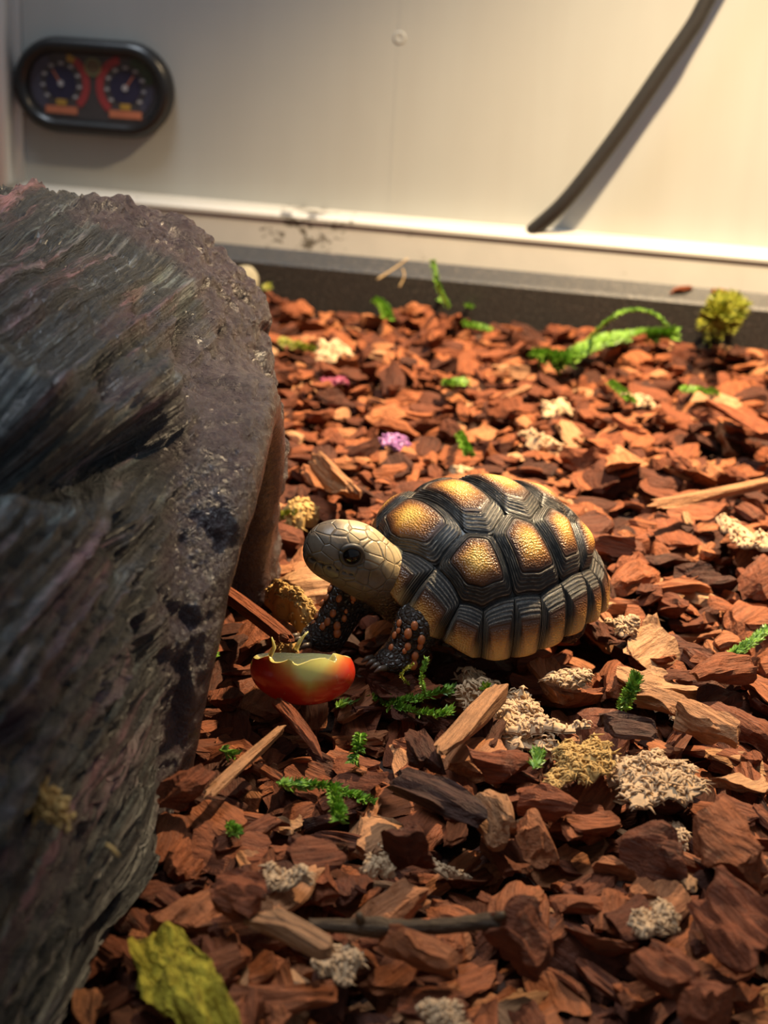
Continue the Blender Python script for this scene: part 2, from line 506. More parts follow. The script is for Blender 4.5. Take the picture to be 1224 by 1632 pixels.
# ------------------------------------------------------------------ log hide
def build_hide():
    h = 0.0013
    o = np.array([-0.272, 0.150, -0.020]); e = np.array([-0.012, 0.560, 0.150])
    n = np.ceil((e - o) / h).astype(int)
    X, Y, Z = np.meshgrid(*[np.arange(n[i]) * h + o[i] for i in range(3)], indexing='ij')
    X = X.astype(np.float32); Y = Y.astype(np.float32); Z = Z.astype(np.float32)
    # axis leans right with distance
    ang = math.radians(5.0)
    Xr = X - (Y - 0.40) * math.tan(ang)
    def body(cx, hw, hh, p, y0, y1, ry, ztop):
        zz = np.clip(Z, 0, None) / hh
        q = (np.abs((Xr - cx) / hw) ** p + zz ** p) ** (1.0 / p)
        d1 = (q - 1) * min(hw, hh)
        d2 = np.maximum(y0 - Y, Y - y1)
        return smax(d1, d2, ry)
    outer = body(-0.166, 0.118, 0.1265, 3.8, 0.17, 0.538, 0.034, 0)
    inner = body(-0.166, 0.100, 0.108, 3.0, 0.20, 0.505, 0.03, 0)
    d = smax(outer, -inner, 0.006)
    # mouth: arch cut through the right flank
    yc, hw, hh = 0.424, 0.064, 0.070
    q = (np.abs((Y - yc) / hw) ** 2.3 + (np.clip(Z, 0, None) / hh) ** 2.3) ** (1 / 2.3)
    arch = (q - 1) * hw
    lipx = -0.060 + 0.016 * np.clip(Z / hh, 0, 1.2)
    lip = np.sqrt((arch - 0.004) ** 2 * 0.8 + (X - lipx) ** 2) - 0.0100
    d = smin(d, lip, 0.016)
    cut = np.maximum(arch + 0.001, -0.15 - X)
    d = smax(d, -cut, 0.007)
    d = np.maximum(d, -0.012 - Z)
    V, Q = surface_nets(d, o, h)
    N = normals(V, Q)
    x, y, z = V[:, 0], V[:, 1], V[:, 2]
    xr = x - (y - 0.40) * math.tan(ang)
    qa = (np.abs((y - yc) / hw) ** 2.3 + (np.clip(z, 0, None) / hh) ** 2.3) ** (1 / 2.3)
    ad = (qa - 1) * hw                                   # distance outside the mouth arch
    right = np.clip((x + 0.125) / 0.04, 0, 1)
    wob = vnoise(V * 38, 5) * 0.010
    zone = np.clip(1.25 - (ad + wob - 0.004) / 0.030, 0, 1) * right   # lumpy rind near the mouth
    endz = np.clip((y - 0.450 + wob * 1.5 + (0.10 - z) * 0.3) / 0.02, 0, 1) * right
    zone = np.maximum(zone, endz)
    inside = (xr > -0.262) & (xr < -0.07) & (z < 0.100) & (y > 0.2) & (y < 0.5) & (np.sum(N * np.stack([xr + 0.166, 0 * y, z - 0.02], 1), 1) < 0)
    th = np.arctan2(z + 0.01, xr + 0.166) * 0.12          # arc length around
    wv = vnoise(np.stack([th * 25, y * 6, 0 * y], 1), 11) * 0.006 + vnoise(np.stack([th * 60, y * 10, 0 * y], 1), 12) * 0.0014
    w = th + wv
    def sheets(freq, seglen, seed):
        """overlapping split sheets: sawtooth across, broken into lengths along"""
        lane = np.floor(w * freq)
        fr = w * freq - lane
        off = _h(lane.astype(np.int64), np.zeros(len(lane), np.int64), np.zeros(len(lane), np.int64), seed)
        segc = np.floor(y / seglen + off * 3 + 0.15 * vnoise(np.stack([w * freq, y * 60, 0 * y], 1), seed + 2))
        amp = 0.55 + 0.45 * _h(lane.astype(np.int64), segc.astype(np.int64), np.zeros(len(lane), np.int64), seed + 1)
        return np.clip(np.minimum(fr * 1.35, (1 - fr) * 4.5), 0, 1) * (0.25 + amp), amp
    s1, a1 = sheets(120, 0.16, 60)
    s2, a2 = sheets(300, 0.10, 70)
    s3, a3 = sheets(620, 0.05, 80)
    crack = np.clip(np.abs(vnoise(np.stack([th * 130, y * 60, 0 * y], 1), 31)) * 8, 0, 1)
    ridge = np.clip(0.30 * s1 + 0.50 * s2 + 0.35 * s3, 0, 1.3)
    hb = s1 * 0.0032 + s2 * 0.0034 + s3 * 0.0012 - (1 - crack) * 0.0012 - 0.0035
    big = vnoise(V * 26, 41) * 0.006
    # rind: raised plates with cracked seams between them
    zi = np.nonzero((zone > 0.3) & (ad > 0.008))[0]
    cen = V[rng.choice(zi, 70, replace=False)]
    Vw = V + 0.004 * np.stack([vnoise(V * 120, 91), vnoise(V * 120, 92), vnoise(V * 120, 93)], 1)
    d1 = np.full(len(V), 9.0); d2 = np.full(len(V), 9.0); own = np.zeros(len(V), int)
    for k, c_ in enumerate(cen):
        dk = np.linalg.norm((Vw - c_) * np.array([1, 0.7, 1]), axis=1)
        nearer = dk < d1
        d2 = np.where(nearer, d1, np.minimum(d2, dk)); own = np.where(nearer, k, own); d1 = np.where(nearer, dk, d1)
    pe = np.clip((d2 - d1) / 0.0045, 0, 1)
    plate = np.sqrt(pe) * (0.4 + 0.6 * rng.uniform(size=70)[own])
    l1 = fbm(V * np.array([70, 70, 55]), 51, 3)
    l2 = fbm(V * 260, 52, 3)
    lump = plate * 0.0042 + np.tanh(l1 * 2.0) * 0.0016 + l2 * 0.0011 - 0.0020
    # two deep pits in the rind
    smoothlip = np.clip(1.25 - np.abs(ad - 0.003) / 0.013, 0, 1) * (x > -0.085)
    disp = (1 - zone) * (hb + big * 0.8) + zone * (lump * (1 - 0.85 * smoothlip) + big * 0.4)
    # overhanging ledge with a deep hollow below it, and pits, on the side that faces the mouth
    PXv, PYv, _w = proj(V)
    front = (np.sum(N * (CP - V), 1) > 0) & ~inside
    yl = 690 + 30 * np.sin(PXv / 60.0) + 0.12 * PXv
    wgt = np.clip((300 - PXv) / 70, 0, 1) * front
    disp -= 0.013 * wgt * np.exp(-((PYv - yl - 20) / 42) ** 2)
    disp += 0.006 * wgt * np.exp(-((PYv - yl + 75) / 45) ** 2)
    for cx_, cy_, sx_, sy_, dp in ((305, 525, 13, 38, 0.010), (165, 600, 10, 30, 0.007), (235, 480, 12, 26, 0.006), (175, 640, 14, 26, 0.006), (215, 1010, 14, 40, 0.006), (20, 1180, 30, 40, 0.006), (190, 860, 16, 45, 0.006)):
        disp -= dp * front * np.exp(-((PXv - cx_) / sx_) ** 2 - ((PYv - cy_) / sy_) ** 2)
    disp = np.where(inside, l2 * 0.0004, disp)
    V2 = V + N * disp[:, None]
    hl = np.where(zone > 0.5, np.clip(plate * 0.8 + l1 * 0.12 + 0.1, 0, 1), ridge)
    return V2, Q, dict(zone=zone, ridge=np.clip(hl, 0, 1), lip=smoothlip, ax=np.stack([w, y, z], 1))

def mat_hide():
    m = NT('painted_resin')
    c = m.coord()
    zone, ridge, lip = m.attr('zone'), m.attr('ridge'), m.attr('lip')
    ax = m.attr('ax', 'Vector')
    st = m.noise(m.mapping(ax, (900, 22, 0)), 1.0, 5, 0.65, 0.4)
    st2 = m.noise(m.mapping(ax, (110, 9, 0), loc=(3, 1, 7)), 1.0, 3)
    fine = m.noise(c, 420, 5, 0.7)
    med = m.noise(c, 90, 4, 0.6)
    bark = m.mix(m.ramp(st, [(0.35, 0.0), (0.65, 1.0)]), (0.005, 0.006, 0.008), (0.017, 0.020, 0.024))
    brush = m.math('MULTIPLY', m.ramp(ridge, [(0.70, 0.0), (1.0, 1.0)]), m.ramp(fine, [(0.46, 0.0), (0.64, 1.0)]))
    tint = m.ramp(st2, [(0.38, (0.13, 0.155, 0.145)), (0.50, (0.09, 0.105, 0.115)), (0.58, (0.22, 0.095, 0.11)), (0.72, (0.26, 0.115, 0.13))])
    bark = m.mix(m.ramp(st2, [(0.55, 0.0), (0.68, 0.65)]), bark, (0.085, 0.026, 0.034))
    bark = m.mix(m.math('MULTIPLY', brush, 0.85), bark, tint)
    st3 = m.noise(m.mapping(ax, (430, 9, 0), loc=(1, 5, 2)), 1.0, 6, 0.68, 0.25)
    lines = m.math('MULTIPLY', m.ramp(st3, [(0.53, 0.0), (0.575, 1.0)]), m.ramp(med, [(0.35, 0.15), (0.6, 1.0)]))
    bark = m.mix(m.math('MULTIPLY', lines, 0.9), bark, m.mix(0.5, tint, m.ramp(st2, [(0.45, (0.24, 0.29, 0.29)), (0.60, (0.34, 0.17, 0.20))])))
    rind = m.mix(m.ramp(med, [(0.3, 0.0), (0.7, 1.0)]), (0.030, 0.018, 0.022), (0.066, 0.041, 0.048))
    rind = m.mix(m.ramp(fine, [(0.54, 0.0), (0.68, 0.7)]), rind, (0.13, 0.095, 0.098))
    rind = m.mix(m.math('MULTIPLY', lip, 0.8), rind, m.mix(med, (0.034, 0.018, 0.017), (0.062, 0.034, 0.032)))
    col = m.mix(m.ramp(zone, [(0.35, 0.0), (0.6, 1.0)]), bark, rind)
    hb = m.math('MULTIPLY', st, m.math('SUBTRACT', 1.0, zone))
    nb = m.bump(m.math('ADD', m.math('MULTIPLY', m.math('ADD', hb, m.math('MULTIPLY', st3, m.math('SUBTRACT', 1.0, zone))), 2.0), m.math('MULTIPLY', m.math('MULTIPLY', fine, m.math('SUBTRACT', 1.0, m.math('MULTIPLY', lip, 0.6))), m.math('ADD', 0.8, m.math('MULTIPLY', zone, 1.0)))), 0.0022, 0.9)
    return m.set(color=col, rough=m.math('SUBTRACT', m.ramp(fine, [(0.3, 0.28), (0.7, 0.42)]), m.math('MULTIPLY', zone, 0.08)), spec=0.7, normal=nb)

V, Q, at = build_hide()
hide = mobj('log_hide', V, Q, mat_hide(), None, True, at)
tag(hide, 'dark painted resin half log cave hide with purplish rind around its arched mouth', 'hide')

# ------------------------------------------------------------------ tortoise
T_O = np.array([0.0325, 0.462, 0.010])
T_PSI = math.radians(212)
T_PIT = 0.06
tf = np.array([math.cos(T_PSI) * math.cos(T_PIT), math.sin(T_PSI) * math.cos(T_PIT), math.sin(T_PIT)])
tl = np.array([-math.sin(T_PSI), math.cos(T_PSI), 0.0])
tu = np.cross(tf, tl)
T_M = np.stack([tf, tl, tu], 1)                     # local -> world
SA, SB, SH = 0.041, 0.0385, 0.0375
def t_local(P): return (np.asarray(P) - T_O) @ T_M

tortoise = empty('tortoise', T_O, Matrix(T_M.tolist()))
tag(tortoise, 'young tortoise with domed black and amber shell standing on bark beside the bitten grape', 'tortoise')

def dome_z(nx, ny):
    return np.clip(1 - nx ** 2 - ny ** 2, 0, 1) ** 0.425

def dome_pt(n):
    """n = normalised (nx, ny) inside unit disc -> local point and outward normal"""
    n = np.asarray(n, float)
    z = dome_z(n[..., 0], n[..., 1])
    P = np.stack([n[..., 0] * SA, n[..., 1] * SB, z * SH], -1)
    N = np.stack([2 * n[..., 0] / SA, 2 * n[..., 1] / SB, 2.353 * np.clip(z, 0.02, 1) ** 1.353 / SH], -1)
    return P, N / np.linalg.norm(N, axis=-1)[..., None]

def ring_profile(t):
    """height of a scute at inset t: 0 seam, 0.46 rim of the areola, 1 centre"""
    t = np.asarray(t, float)
    steps = 4
    u = np.clip((t - 0.05) / 0.25, 0, 1)
    k = u * steps
    saw = (np.floor(k) + np.clip((k - np.floor(k)) * 2.2, 0, 1)) / steps
    groove = np.where((u > 0) & (u < 1), -0.00022 * (np.cos(k * 2 * math.pi) > 0.45), 0)
    hgt = 0.0017 * np.clip(saw, 0, 1) + groove * 1.4
    hgt = np.where(t < 0.05, -0.0006 + t / 0.05 * 0.0006, hgt)
    w = np.clip((t - 0.30) / 0.70, 0, 1)
    hgt = hgt + np.where(t > 0.30, -0.00050 * np.exp(-((t - 0.325) / 0.016) ** 2) + 0.0011 * (w * (2 - w)), 0)
    return hgt

TS = np.concatenate([np.linspace(0, 0.05, 3), np.linspace(0.05, 0.40, 29)[1:], np.linspace(0.40, 1.0, 13)[1:]])

def mat_scute():
    m = NT('shell_scute')
    c = m.coord()
    t = m.attr('ring'); a = m.attr('around'); sd = m.attr('sd'); mg = m.attr('marg')
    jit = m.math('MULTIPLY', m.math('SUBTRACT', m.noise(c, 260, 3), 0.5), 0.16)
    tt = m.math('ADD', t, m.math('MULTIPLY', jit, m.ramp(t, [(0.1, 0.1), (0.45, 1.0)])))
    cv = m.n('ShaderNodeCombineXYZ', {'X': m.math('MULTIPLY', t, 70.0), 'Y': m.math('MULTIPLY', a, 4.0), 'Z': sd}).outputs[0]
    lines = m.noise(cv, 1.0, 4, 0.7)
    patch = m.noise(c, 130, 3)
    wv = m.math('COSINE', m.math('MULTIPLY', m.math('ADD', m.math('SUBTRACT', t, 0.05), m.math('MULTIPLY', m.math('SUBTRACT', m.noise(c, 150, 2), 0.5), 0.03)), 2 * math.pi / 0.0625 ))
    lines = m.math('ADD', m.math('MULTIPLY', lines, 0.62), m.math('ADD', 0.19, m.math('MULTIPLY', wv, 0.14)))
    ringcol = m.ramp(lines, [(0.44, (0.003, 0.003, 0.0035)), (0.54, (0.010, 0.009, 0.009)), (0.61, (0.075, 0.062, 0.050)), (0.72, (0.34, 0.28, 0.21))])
    ringcol = m.mix(m.ramp(patch, [(0.34, 0.8), (0.44, 0.0)]), ringcol, (0.005, 0.005, 0.006))
    areola = m.ramp(tt, [(0.31, (0.018, 0.008, 0.005)), (0.41, (0.065, 0.024, 0.010)), (0.54, (0.21, 0.080, 0.018)), (0.68, (0.48, 0.22, 0.036)), (0.87, (0.76, 0.44, 0.085))])
    grain = m.voronoi(c, 1500, 'F1', 0.7)
    col = m.mix(m.ramp(t, [(0.295, 0.0), (0.315, 1.0)]), ringcol, areola)
    pale = m.mix(m.noise(c, 200, 3), (0.40, 0.22, 0.065), (0.58, 0.38, 0.15))
    col = m.mix(m.math('MULTIPLY', m.ramp(mg, [(0.62, 0.0), (0.98, 0.85)]), m.ramp(t, [(0.12, 0.3), (0.32, 1.0)])), col, pale)
    hb = m.math('MULTIPLY', m.math('SUBTRACT', 1.0, grain), m.ramp(t, [(0.36, 0.0), (0.43, 1.0)]))
    hl = m.math('MULTIPLY', lines, m.ramp(t, [(0.33, 0.7), (0.37, 0.0)]))
    return m.set(color=col, rough=m.math('ADD', m.ramp(lines, [(0.3, 0.20), (0.7, 0.38)]), m.ramp(t, [(0.30, 0.0), (0.36, 0.10)])), spec=0.5, normal=m.bump(m.math('ADD', m.math('MULTIPLY', hb, 0.40), hl), 0.0011, 0.85))
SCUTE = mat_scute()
m = NT('shell_seam')
SEAM = m.set(color=m.mix(m.noise(m.coord(), 500, 3), (0.006, 0.005, 0.005), (0.022, 0.018, 0.014)), rough=0.4)
m = NT('plastron_horn'); c = m.coord()
PLAST = m.set(color=m.mix(m.noise(c, 120, 3), (0.28, 0.17, 0.06), (0.42, 0.28, 0.11)), rough=0.5)

# shell body: dark dome the scutes lie on, closed underneath
RIM = [(0, 0.43), (8, 0.36), (20, 0.175), (38, -0.02), (47, -0.06), (56, -0.142), (65, -0.149), (74, -0.128), (84, -0.084), (97, 0.0), (112, 0.066), (129, 0.078), (150, 0.06), (165, 0.02), (180, 0.0)]
def rim_z(phi):
    p = abs((math.degrees(phi) + 180) % 360 - 180)
    return float(np.interp(p, [r[0] for r in RIM], [r[1] for r in RIM]))
def rim_pt(phi, flare=1.025):
    z = rim_z(phi)
    s = flare * math.sqrt(max(0.0, 1 - abs(z) ** 2.353 * (1 if z > 0 else -0.2)))
    return np.array([math.cos(phi) * SA * s, math.sin(phi) * SB * s, z * SH])

NPH, NR = 72, 16
V = [(0, 0, SH - 0.0014)]
Fs = []
for i in range(1, NR + 1):
    for k in range(NPH):
        ph = 2 * math.pi * k / NPH
        rp = rim_pt(ph, 0.985)
        rmax = math.sqrt((rp[0] / SA) ** 2 + (rp[1] / SB) ** 2)
        r = min(1.0, rmax) * math.sin(i / NR * math.pi / 2)
        p, nn = dome_pt((r * math.cos(ph), r * math.sin(ph)))
        p = p - nn * 0.0013
        if i == NR: p = rp
        V.append(tuple(p))
for k in range(NPH): Fs.append((0, 1 + k, 1 + (k + 1) % NPH))
for i in range(NR - 1):
    for k in range(NPH):
        a, b = 1 + i * NPH + k, 1 + i * NPH + (k + 1) % NPH
        Fs.append((a, a + NPH, b + NPH, b))
base = 1 + (NR - 1) * NPH
st = len(V)
for k in range(NPH):
    p = np.array(V[base + k]) * np.array([0.90, 0.90, 1.0]) + np.array([0, 0, 0.0005]); V.append(tuple(p))
for k in range(NPH):
    a, b = base + k, base + (k + 1) % NPH
    Fs.append((a, st + k, st + (k + 1) % NPH, b))
shell = mobj('carapace', V, Fs, SEAM, tortoise, True)
shell['label'] = 'domed black and amber carapace'

def scute(poly, seed, name='scute'):
    """poly = corner list in normalised plan coordinates on the dome"""
    P = np.array(poly, float)
    c = P.mean(0)
    edge = []
    m_ = len(P)
    for i in range(m_):
        a, b = P[i], P[(i + 1) % m_]
        for u in np.linspace(0, 1, 10, endpoint=False): edge.append(a + (b - a) * u)
    edge = np.array(edge)
    for _ in range(2):
        edge = 0.25 * np.roll(edge, 1, 0) + 0.5 * edge + 0.25 * np.roll(edge, -1, 0)
    ne = len(edge)
    rad = np.linalg.norm(edge - c, axis=1); rm = rad.mean()
    V, ring, ar = [], [], []
    rs = np.random.default_rng(seed)
    lump = rs.normal(size=2) * 0.1
    for t in TS:
        k = max(0.0, (t - 0.36) / 0.64)
        e2 = c + (edge - c) * (1 - k * 0.5 * (1 - rm / rad))[:, None]
        n = c + (e2 - c) * (1 - t)
        p, nn = dome_pt(n)
        hh = ring_profile(t)
        if t > 0.36:
            d = np.linalg.norm((n - c - lump * 0.5), axis=1)
            hh = hh + 0.0004 * np.exp(-(d / 0.09) ** 2) - 0.0003 * np.exp(-(np.linalg.norm(n - c - lump, axis=1) / 0.05) ** 2)
        V.append(p + nn * np.reshape(hh, (-1, 1)))
        ring.append(np.full(ne, t)); ar.append(np.linspace(0, 1, ne) * ne / 10)
    V = np.vstack(V); ring = np.hstack(ring); ar = np.hstack(ar)
    Fs = []
    for i in range(len(TS) - 1):
        for k in range(ne):
            k2 = (k + 1) % ne
            Fs.append((i * ne + k, i * ne + k2, (i + 1) * ne + k2, (i + 1) * ne + k))
    area = sum(P[i][0] * P[(i + 1) % m_][1] - P[(i + 1) % m_][0] * P[i][1] for i in range(m_))
    if area < 0: Fs = [q[::-1] for q in Fs]
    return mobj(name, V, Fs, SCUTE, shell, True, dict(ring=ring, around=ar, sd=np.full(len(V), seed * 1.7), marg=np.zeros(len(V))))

pD, pC, pC12, pV23, pC23 = (0.755, 0.475), (0.50, 0.43), (0.328, 0.557), (0.12, 0.41), (-0.058, 0.527)
pV34, pC34t, pV45, pC4M = (-0.30, 0.31), (-0.49, 0.40), (-0.66, 0.21), (-0.78, 0.38)
pE = (0.885, 0.09)
pC1a, pC1b, pC1M, pC2M, pC23M, pC34M, pC4a, pC4b = (0.654, 0.722), (0.514, 0.835), (0.29, 0.906), (0.073, 0.945), (-0.135, 0.912), (-0.40, 0.815), (-0.55, 0.731), (-0.69, 0.57)
pR = (-0.89, 0.13)
mir = lambda p: (p[0], -p[1])
seed = 1
def sym(left):  # vertebral scute across the midline
    return left + [mir(p) for p in reversed(left)]
for left in ([pE, pD, pC], [pC, pC12, pV23], [pV23, pC23, pV34], [pV34, pC34t, pV45], [pV45, pC4M, pR]):
    scute(sym(left), seed); seed += 1
for poly in ([pD, pC, pC12, pC1M, pC1b, pC1a], [pC12, pV23, pC23, pC23M, pC2M, pC1M], [pC23, pV34, pC34t, pC34M, pC23M], [pC34t, pV45, pC4M, pC4b, pC4a, pC34M]):
    scute(poly, seed); scute([mir(p) for p in poly], seed + 40); seed += 1

def marginal(t0, t1, r0, r1, seed, flip=False):
    """t0,t1 plan points on the upper seam; r0,r1 rim angles (deg)"""
    NU, NV = 33, 27
    V, ring, ar, mg = [], [], [], []
    for j in range(NV):
        v = j / (NV - 1)
        for i in range(NU):
            u = i / (NU - 1)
            top = np.array(t0) * (1 - u) + np.array(t1) * u
            pt, nt = dome_pt(top)
            ph = math.radians(r0 + (r1 - r0) * u)
            pr = rim_pt(ph, 1.03 + 0.014 * math.sin(math.pi * u))
            nr_ = np.array([math.cos(ph), math.sin(ph), 0.25]); nr_ /= np.linalg.norm(nr_)
            p = pt * (1 - v) + pr * v
            nn = nt * (1 - v) + nr_ * v; nn /= np.linalg.norm(nn)
            p = p + nn * 0.0016 * math.sin(math.pi * v) * (1 if abs(r0) > 25 or abs(r1) > 25 else 0.6)
            t = min(u * 2.1, (1 - u) * 2.1, v * 0.95)
            t = min(1.0, t)
            e = min(1.0, t / 0.92)
            h = float(ring_profile(e)) * 0.75
            if j == NV - 1: h -= 0.0002
            V.append(p + nn * h)
            ring.append(e * 0.86); ar.append(u * 6); mg.append(v)
    n0 = len(V)
    # turned-under lip of the rim
    for i in range(NU):
        p = V[(NV - 1) * NU + i]
        V.append(p * np.array([0.93, 0.93, 1]) + np.array([0, 0, -0.0006])); ring.append(0.8); ar.append(0); mg.append(1.0)
    Fs = []
    for j in range(NV):
        for i in range(NU - 1):
            a = j * NU + i
            Fs.append((a, a + NU, a + NU + 1, a + 1))
    if flip: Fs = [q[::-1] for q in Fs]
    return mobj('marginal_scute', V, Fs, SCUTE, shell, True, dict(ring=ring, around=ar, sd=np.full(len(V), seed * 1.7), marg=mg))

tops = [(0.905, 0.0), pD, pC1a, pC1b, pC1M, pC2M, pC23M, pC34M, pC4a, pC4b, pC4M, pR]
rims = [1.5, 23.5, 42, 60, 73, 85, 98, 111, 125, 139, 152, 167]
for i in range(len(tops) - 1):
    marginal(tops[i], tops[i + 1], rims[i], rims[i + 1], seed)
    marginal(mir(tops[i]), mir(tops[i + 1]), -rims[i], -rims[i + 1], seed + 30, True); seed += 1
marginal(pR, mir(pR), 167, 193, seed); seed += 1

# plastron
V, Fs = [], []
for i in range(9):
    r = i / 8
    for k in range(48):
        ph = 2 * math.pi * k / 48
        V.append((math.cos(ph) * SA * 0.86 * r, math.sin(ph) * SB * 0.80 * r, -0.0062 + 0.004 * r ** 6))
for i in range(8):
    for k in range(48):
        a, b = i * 48 + k, i * 48 + (k + 1) % 48
        Fs.append((a, a + 48, b + 48, b))
mobj('plastron', V, Fs, PLAST, tortoise, True)

# body: head, neck, legs and trunk as one continuous surface (built in world space, moved to local)
HC = np.array([-0.0088, 0.4335, 0.0328])
HD = np.array([-0.86, -0.30, 0.42]); HD /= np.linalg.norm(HD)
HS = np.cross(HD, np.array([0, 0, 1.0])); HS /= np.linalg.norm(HS)     # animal's right
HU = np.cross(HS, HD)
NEAR = -HS if (-HS)[1] < 0 else HS                                     # side that faces the camera
def build_body():
    h = 0.00075
    o = np.array([-0.034, 0.395, -0.012]); e = np.array([0.088, 0.522, 0.056])
    n = np.ceil((e - o) / h).astype(int)
    g = np.stack(np.meshgrid(*[np.arange(n[i]) * h + o[i] for i in range(3)], indexing='ij'), -1).astype(np.float32)
    def ell(c, ax, r):
        q = (g - np.asarray(c, np.float32)) @ np.stack(ax, 1).astype(np.float32) / np.asarray(r, np.float32)
        l = np.linalg.norm(q, axis=-1)
        return (l - 1) * min(r) * (0.5 + 0.5 * l / (l + 0.3))
    def cap(a, b, ra, rb):
        a = np.asarray(a, np.float32); b = np.asarray(b, np.float32)
        ab = b - a; t = np.clip(((g - a) @ ab) / (ab @ ab), 0, 1)
        return np.linalg.norm(g - a - t[..., None] * ab, axis=-1) - (ra + (rb - ra) * t)
    HX = (HD, NEAR, HU)
    head = ell(HC, HX, (0.0135, 0.0098, 0.0102))
    head = smin(head, ell(HC + HD * 0.0085 - HU * 0.0015, HX, (0.0068, 0.0072, 0.0074)), 0.004)      # snout
    head = smin(head, ell(HC - HD * 0.001 - HU * 0.0055, HX, (0.0115, 0.0085, 0.0048)), 0.003)      # jaw
    head = smin(head, ell(HC - HD * 0.006 + NEAR * 0.004 - HU * 0.002, HX, (0.006, 0.005, 0.007)), 0.003)   # cheek
    # brow and eye socket
    head = smax(head, -ell(HC + HD * 0.0042 + NEAR * 0.0100 + HU * 0.0015, HX, (0.0040, 0.0028, 0.0034)), 0.0012)
    # mouth line
    mq = (g - HC.astype(np.float32))
    along, up = mq @ HD, mq @ HU
    ml = np.abs(up + 0.0042 + 0.10 * (along - 0.005)) - 0.00022
    head = np.maximum(head, -np.maximum(np.maximum(ml, -0.004 - along), -0.0008 - head))
    # ear drum hollow
    head = smax(head, -ell(HC - HD * 0.0058 + NEAR * 0.0098 - HU * 0.0028, HX, (0.0030, 0.0016, 0.0026)), 0.0012)
    base = T_O + tf * 0.020 + tu * 0.006
    neck = cap(HC - HD * 0.007 - HU * 0.002, base, 0.0078, 0.0105)
    neck = smin(neck, cap(HC - HD * 0.004 - HU * 0.004, T_O + tf * 0.026 - tu * 0.001, 0.0065, 0.009), 0.004)
    d = smin(head, neck, 0.004)
    trunk = ell(T_O + tu * 0.006, (tf, tl, tu), (0.0335, 0.0305, 0.014))
    d = smin(d, trunk, 0.005)
    # near front leg: shoulder, elbow, foot
    for pts, rad in (
        ([T_O + tf * 0.021 + tl * 0.014 + tu * 0.002, (0.0125, 0.4275, 0.0130), (0.0085, 0.4255, 0.0035)], (0.0085, 0.0068, 0.0058)),
        ([T_O + tf * 0.022 - tl * 0.014 + tu * 0.003, (-0.0085, 0.4455, 0.0145), (-0.0155, 0.4400, 0.0025)], (0.0085, 0.0072, 0.0062)),
        ([T_O - tf * 0.018 + tl * 0.013, T_O - tf * 0.0255 + tl * 0.0165 - tu * 0.003, T_O - tf * 0.0265 + tl * 0.0175 - tu * 0.008], (0.0080, 0.0066, 0.0056)),
        ([T_O - tf * 0.020 - tl * 0.017, T_O - tf * 0.027 - tl * 0.021 - tu * 0.003, T_O - tf * 0.028 - tl * 0.022 - tu * 0.008], (0.0085, 0.0072, 0.0062))):
        leg = cap(pts[0], pts[1], rad[0], rad[1])
        leg = smin(leg, cap(pts[1], pts[2], rad[1], rad[2]), 0.002)
        ft = np.asarray(pts[2], float) + np.array([tf[0], tf[1], 0]) * 0.003
        ft[2] = max(0.002, pts[2][2] - 0.001)
        leg = smin(leg, ell(ft, ((tf[0], tf[1], 0), (tl[0], tl[1], 0), (0, 0, 1)), (0.0068, 0.0062, 0.0040)), 0.002)
        d = smin(d, leg, 0.004)
    # tail stub
    d = smin(d, cap(T_O - tf * 0.030 - tu * 0.002, T_O - tf * 0.041 - tu * 0.005, 0.005, 0.002), 0.003)
    V, Q = surface_nets(d.astype(np.float64), o, h)
    N = normals(V, Q)
    q = V - HC
    hd = np.linalg.norm(np.stack([q @ HD / 0.017, q @ NEAR / 0.012, q @ HU / 0.0125], 1), axis=1)
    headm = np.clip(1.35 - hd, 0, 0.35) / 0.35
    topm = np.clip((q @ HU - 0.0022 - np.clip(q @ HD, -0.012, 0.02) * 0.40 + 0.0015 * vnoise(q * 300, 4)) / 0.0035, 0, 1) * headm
    neckline = np.clip((0.052 - np.linalg.norm(V - (HC - HD * 0.006), axis=1)) / 0.05, 0, 1)
    wrn = vnoise(np.stack([q @ HD * 900, q @ NEAR * 120, q @ HU * 120], 1), 3) * 0.00035
    peb = -np.abs(vnoise(V * 700, 9)) * 0.0005
    V2 = V + N * ((1 - headm) * (wrn + peb) + headm * 0.0)[:, None]
    def seg(a, b):
        a, b = np.asarray(a, float), np.asarray(b, float)
        t = np.clip((V - a) @ (b - a) / ((b - a) @ (b - a)), 0, 1)
        return np.linalg.norm(V - a - t[:, None] * (b - a), axis=1)
    dl = np.minimum.reduce([seg((0.0145, 0.4290, 0.0135), (0.0085, 0.4255, 0.0020)), seg((-0.0065, 0.4470, 0.0150), (-0.0155, 0.4400, 0.0020)),
                            seg(T_O - tf * 0.021 + tl * 0.015, T_O - tf * 0.027 + tl * 0.018 - tu * 0.008), seg(T_O - tf * 0.022 - tl * 0.018, T_O - tf * 0.028 - tl * 0.022 - tu * 0.008)])
    legm = np.clip((0.0125 - dl) / 0.003, 0, 1) * (1 - headm)
    loc = np.stack([q @ HD, q @ NEAR, q @ HU], 1)
    return t_local(V2), Q, dict(headm=headm, topm=topm, legm=legm, hl=loc)

